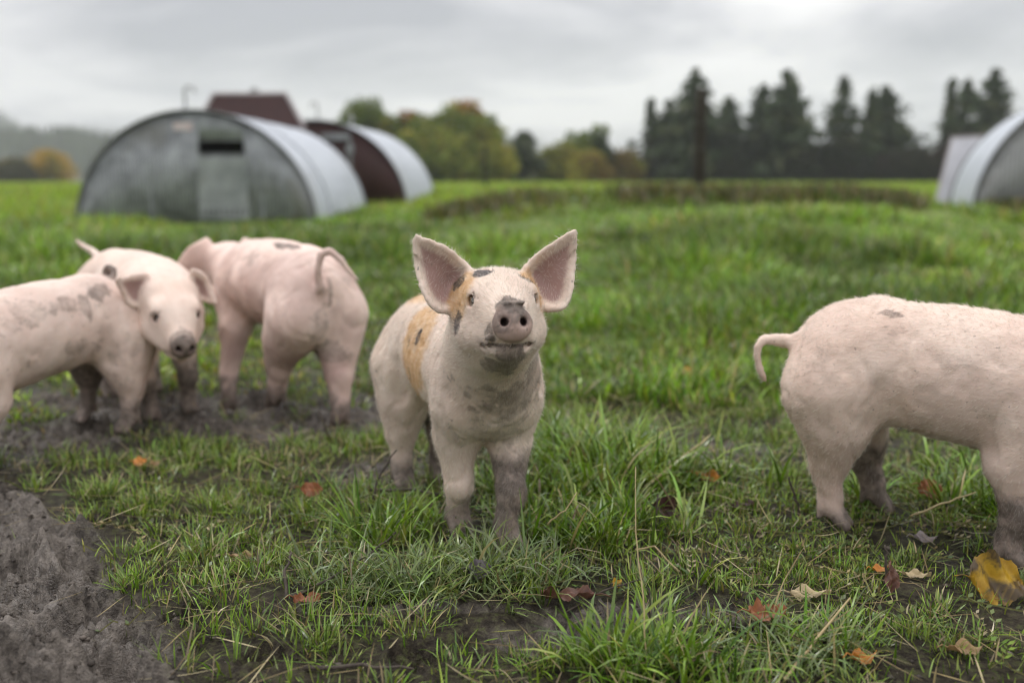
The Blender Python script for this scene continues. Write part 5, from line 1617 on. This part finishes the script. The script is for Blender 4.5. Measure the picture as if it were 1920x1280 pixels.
def build_trees():
    bk = Mat('tree bark'); n = bk.noise(3, 4, .6, stretch=(5, 5, .6)); bk.set(color=bk.ramp(n, [(.3, (.035, .028, .022)), (.7, (.09, .075, .06))]), rough=.9)
    mats = dict(bark=bk.m, needle=foliage_mat('needles', .12), leaf=foliage_mat('autumn leaves', .28))
    Y = 90.0
    con = [(12.3, 7.3, 2.2, .35, 'thin pointed conifer at the left end of the conifer row'), (14.2, 7.4, 3.4, 0, 'rounded dark conifer beside the thin pointed one'), (15.7, 9.6, 4.2, 0, 'tall broad conifer just behind the fence post'),
           (19.5, 7.6, 3.8, .05, 'lower dark conifer directly past the fence post'), (22.3, 8.6, 3.8, 0, 'wide conifer forming the left half of the twin peak'), (23.6, 9.6, 3.4, 0, 'highest conifer of the twin peak'), (25.5, 9.2, 3.2, .05, 'slim conifer forming the right half of the twin peak'),
           (28.9, 9.2, 3.3, .45, 'gappy conifer with sky between its branches'), (30.9, 8.2, 1.5, .6, 'scraggy leaning conifer next to the gappy one'), (33.8, 8.7, 4.6, 0, 'broad rounded conifer standing alone in the row'),
           (37.8, 8.9, 1.0, .75, 'nearly bare thin conifer rising by itself'), (40.3, 9.0, 3.8, .1, 'dark conifer just left of the right-hand hut'), (43.2, 10.2, 4.4, .15, 'tallest conifer above the right-hand hut'), (46.6, 8.6, 4.0, .1, 'conifer hidden partly by the right-hand hut'), (50.5, 9.0, 4.2, .1, 'last conifer of the row past the right-hand hut')]
    for i, (x, h, w, sp, lab) in enumerate(con):
        conifer(x, Y + 2.5 * math.sin(i * 2.3), h, w, 40 + i, lab, mats, sp, .05 if sp < .3 else .2, 1.0, .5 if i == 8 else 0.0)
    # shrubs closing the gaps at the conifers' feet
    lab = ['low dark shrub under the thin pointed conifer', 'dark shrub under the rounded conifer', 'dark thicket behind the fence post', 'bushy dark thicket right of the fence post', 'dense dark thicket at the foot of the twin peak', 'dark undergrowth at the foot of the highest conifer', 'low thicket under the slim conifer',
           'dark rounded thicket under the gappy conifer', 'brushy thicket beside the scraggy conifer', 'reddish low thicket between lone conifers', 'dark thicket at the foot of the broad rounded conifer', 'brown thicket under the bare thin conifer', 'dark thicket left of the right-hand hut', 'dark brush behind the leaning sheet', 'dark brush behind the right-hand hut']
    for i, (x, h, w) in enumerate([(11.6, 2.6, 2.6), (13.8, 3.4, 3.0), (16.8, 4.4, 3.6), (18.6, 3.8, 3.2), (21.3, 4.6, 3.8), (24.4, 4.8, 3.8), (26.9, 4.0, 3.0), (28.8, 3.6, 3.6), (31.0, 2.8, 2.8), (32.6, 2.6, 2.4), (34.6, 4.2, 3.8), (37.2, 3.6, 3.6), (39.6, 4.2, 3.6), (42.2, 4.4, 3.8), (46.5, 4.4, 5.0)]):
        broadleaf(x, Y - 2.0, h * (.62 + .4 * ((i * 7) % 5) / 4), w, 90 + i, lab[i], mats, [(.030, .036, .018), (.040, .038, .022), (.024, .030, .016)] if i not in (9, 11) else [(.05, .032, .022), (.04, .034, .02)], None, .1, 'shrub', 'shrub', 'dark shrubs below the conifers', 1.3)
    og, gr, ye, ol = (.33, .16, .03), (.135, .18, .032), (.36, .33, .05), (.24, .255, .045)
    br = [(-11.6, 79, 6.4, 3.6, [gr, ol], None, 'dull green tree rising behind the maroon-fronted hut'), (-9.6, 82, 5.7, 3.2, [gr, ol, ye], (.85, og, .5), 'green tree with a little orange beside the hut roof'), (-7.4, 80, 5.7, 3.4, [ol, gr], (.82, og, .6), 'olive tree with orange upper leaves'),
          (-6.3, 77, 4.3, 3.4, [ol, ye, gr], None, 'yellow-green bushy tree in front of the orange-topped ones'), (-4.2, 81, 6.5, 3.9, [ol, gr, ye], (.72, og, .6), 'tallest broadleaf tree with orange crown'), (-2.6, 79, 5.0, 3.2, [ye, ol, gr], None, 'yellow-green tree at the right of the orange crown'), (-3.6, 75, 3.4, 3.0, [gr, ol], None, 'low green tree below the orange crown'),
          (-8.6, 75, 3.6, 3.2, [gr, ol], None, 'low green tree just past the hut roof'), (-1.3, 83, 3.4, 2.6, [gr, (.06, .075, .03)], None, 'short dull tree in the dip of the tree line'), (3.9, 84, 3.3, 2.6, [(.20, .13, .03), ol], None, 'short russet tree beside the small dark spruce'), (5.6, 86, 4.5, 2.8, [gr, ol], None, 'round-topped green tree in the middle of the line'),
          (7.2, 86, 4.9, 2.2, [gr, (.045, .065, .022)], None, 'narrow dark green tree next to the round-topped one'), (6.2, 82, 2.4, 3.0, [ye, (.2, .14, .03)], None, 'yellow bush below the middle trees'), (9.3, 86, 2.8, 2.4, [(.18, .13, .03), ol], None, 'small yellow-brown tree left of the conifers'), (10.6, 88, 2.5, 2.2, [ol, (.1, .08, .03)], None, 'small olive bush at the start of the conifers'),
          (4.4, 88, 2.6, 3.4, [(.06, .07, .03), ol], None, 'dark low bush in the middle of the tree line'), (-.2, 86, 2.3, 3.4, [(.05, .06, .028), gr], None, 'low dark bush left of the small spruce'), (-12.8, 84, 4.6, 3.4, [gr, ol], None, 'dull green tree behind both left huts')]
    br += [(-8.3, 84, 5.2, 3.6, [ol, ye], None, 'broad olive tree filling the stand beside the hut roof'), (-5.4, 84, 5.6, 3.4, [ol, ye, gr], None, 'olive tree between the two orange-topped ones'), (-3.0, 85, 5.6, 3.4, [ye, ol], None, 'pale yellow-green tree behind the orange crown'),
           (-1.9, 77, 3.0, 2.8, [ye, ol], None, 'low yellow-green bush at the right end of the stand'), (2.6, 86, 2.6, 2.6, [ol, (.17, .13, .035)], None, 'low olive bush right of the small spruce'), (-5.2, 76, 3.2, 3.0, [ol, gr], None, 'low olive bush under the orange crowns')]
    for i, (x, y, h, w, cs, top, lab_) in enumerate(br):
        broadleaf(x, y, h, w, 140 + i, lab_, mats, cs, top, .08, dens_=1.25)
    conifer(1.1, 85, 4.4, 2.8, 201, 'small dark spruce in the middle dip of the tree line', mats, 0, .04)
    conifer(-.4, 88, 3.2, 2.0, 202, 'short spruce beside the small dark one', mats, 0, .04)
    conifer(8.0, 88, 3.6, 1.6, 203, 'slim dark spruce by the narrow green tree', mats, 0, .04)
    # far left, beyond the first hut
    lf = [(-60.5, 132, 3.6, 4.6, [(.46, .30, .04), (.38, .26, .04)], 'yellow autumn tree just left of the grey hut'), (-65.5, 132, 2.6, 4.0, [(.34, .22, .04), (.2, .16, .04)], 'low yellow-brown bush far left'), (-58.5, 128, 4.2, 2.6, [(.42, .28, .04), (.25, .2, .04)], 'golden tree touching the grey hut outline'),
          (-69.0, 126, 3.2, 3.2, [(.05, .05, .03), (.06, .06, .03)], 'dark bushy tree far left'), (-66.5, 124, 1.8, 5.0, [(.06, .065, .03), (.09, .07, .03)], 'low dark hedge bush far left'), (-62.5, 126, 1.7, 5.0, [(.05, .055, .025), (.07, .06, .03)], 'low hedge bush by the yellow autumn tree'), (-72.5, 126, 2.2, 4.0, [(.08, .08, .035), (.05, .055, .03)], 'scrubby bush at the left frame edge')]
    for i, (x, y, h, w, cs, lab_) in enumerate(lf):
        broadleaf(x, y, h, w, 170 + i, lab_, mats, cs, None, .08, dens_=1.0)
    conifer(-66.5, 118, 5.0, 2.6, 211, 'dark conifer at the far left frame edge', mats, 0, .04)
    # wooded hills
    hm = Mat('hillside'); n = hm.noise(.02, 5, .6); hm.set(color=hm.ramp(n, [(.35, (.035, .042, .028)), (.65, (.07, .06, .035))]), rough=.9)
    def hill(name, x0, x1, y, hgt, depth, seed):
        nx, ny = 120, 14; V = []
        for i in range(nx + 1):
            x = x0 + (x1 - x0) * i / nx
            e = math.sin(math.pi * i / nx) ** .6
            for j in range(ny + 1):
                f = j / ny
                hh = hgt(x) * e * math.sin(math.pi * min(1, f * 1.0)) ** .8
                V.append((x, y + depth * (f - .5), -2 + hh))
        n1 = ny + 1
        Q = [(i * n1 + j, (i + 1) * n1 + j, (i + 1) * n1 + j + 1, i * n1 + j + 1) for i in range(nx) for j in range(ny)]
        V = np.array(V)
        V[:, 2] += 3 * (fbm2(V[:, 0] * .02 + seed, V[:, 1] * .02, 4) - .5) * (V[:, 2] > 2)
        link(name, raw_mesh(name, V, np.array(Q), True), hm.m, kind='structure')
        # the wood on it reads as one mass
        g = np.random.default_rng(seed); m = 1500
        X = x0 + (x1 - x0) * (.04 + .92 * g.random(m)); F_ = .12 + .5 * g.random(m)
        Z = np.array([-2 + hgt(a) * math.sin(math.pi * (a - x0) / (x1 - x0)) ** .6 * math.sin(math.pi * f) ** .8 for a, f in zip(X, F_)])
        H = 9 + 9 * g.random(m); W = 2.2 + 2 * g.random(m)
        V = []; Q = []
        k = 7
        for a, f, z, h, w in zip(X, F_, Z, H, W):
            b = len(V); yy = y + depth * (f - .5)
            for q in range(k):
                an = 6.283 * q / k + g.random(); r = w * (.7 + .5 * g.random())
                V.append((a + r * math.cos(an), yy + r * math.sin(an), z - 1 + 2 * g.random()))
            V.append((a, yy, z + h))
            for q in range(k):
                Q.append((b + q, b + (q + 1) % k, b + k))
        c = np.repeat(np.array([[.03, .04, .022]]) * (.6 + .8 * g.random((m, 1))), k + 1, 0)
        link('hillside_forest', raw_mesh('hillside_forest', np.array(V), np.array(Q), False, {'tint': c}), mats['needle'], kind='stuff')
    hill('hill', -760, -360, 900, lambda x: 50 * sstep(-395, -475, x) + 16, 300, 5)
    hill('hill', -330, -120, 480, lambda x: 12.0, 120, 9)


def build_haze():
    mb = MB(); mb.box((0, 0, 62), (2900, 2900, 136)); 
    m = bpy.data.materials.new('air'); m.use_nodes = True; n = m.node_tree.nodes; n.clear()
    o = n.new('ShaderNodeOutputMaterial'); v = n.new('ShaderNodeVolumePrincipled')
    v.inputs['Color'].default_value = (.86, .88, .93, 1); v.inputs['Density'].default_value = HAZE; v.inputs['Anisotropy'].default_value = 0.0
    m.node_tree.links.new(v.outputs[0], o.inputs['Volume'])
    mb.build('haze', m, None, kind='stuff')


HAZE = 0.0006


build_ground()
build_trees()
build_huts()
build_posts()
build_pigs()
build_grass()
build_leaves()
build_sticks()
build_haze()
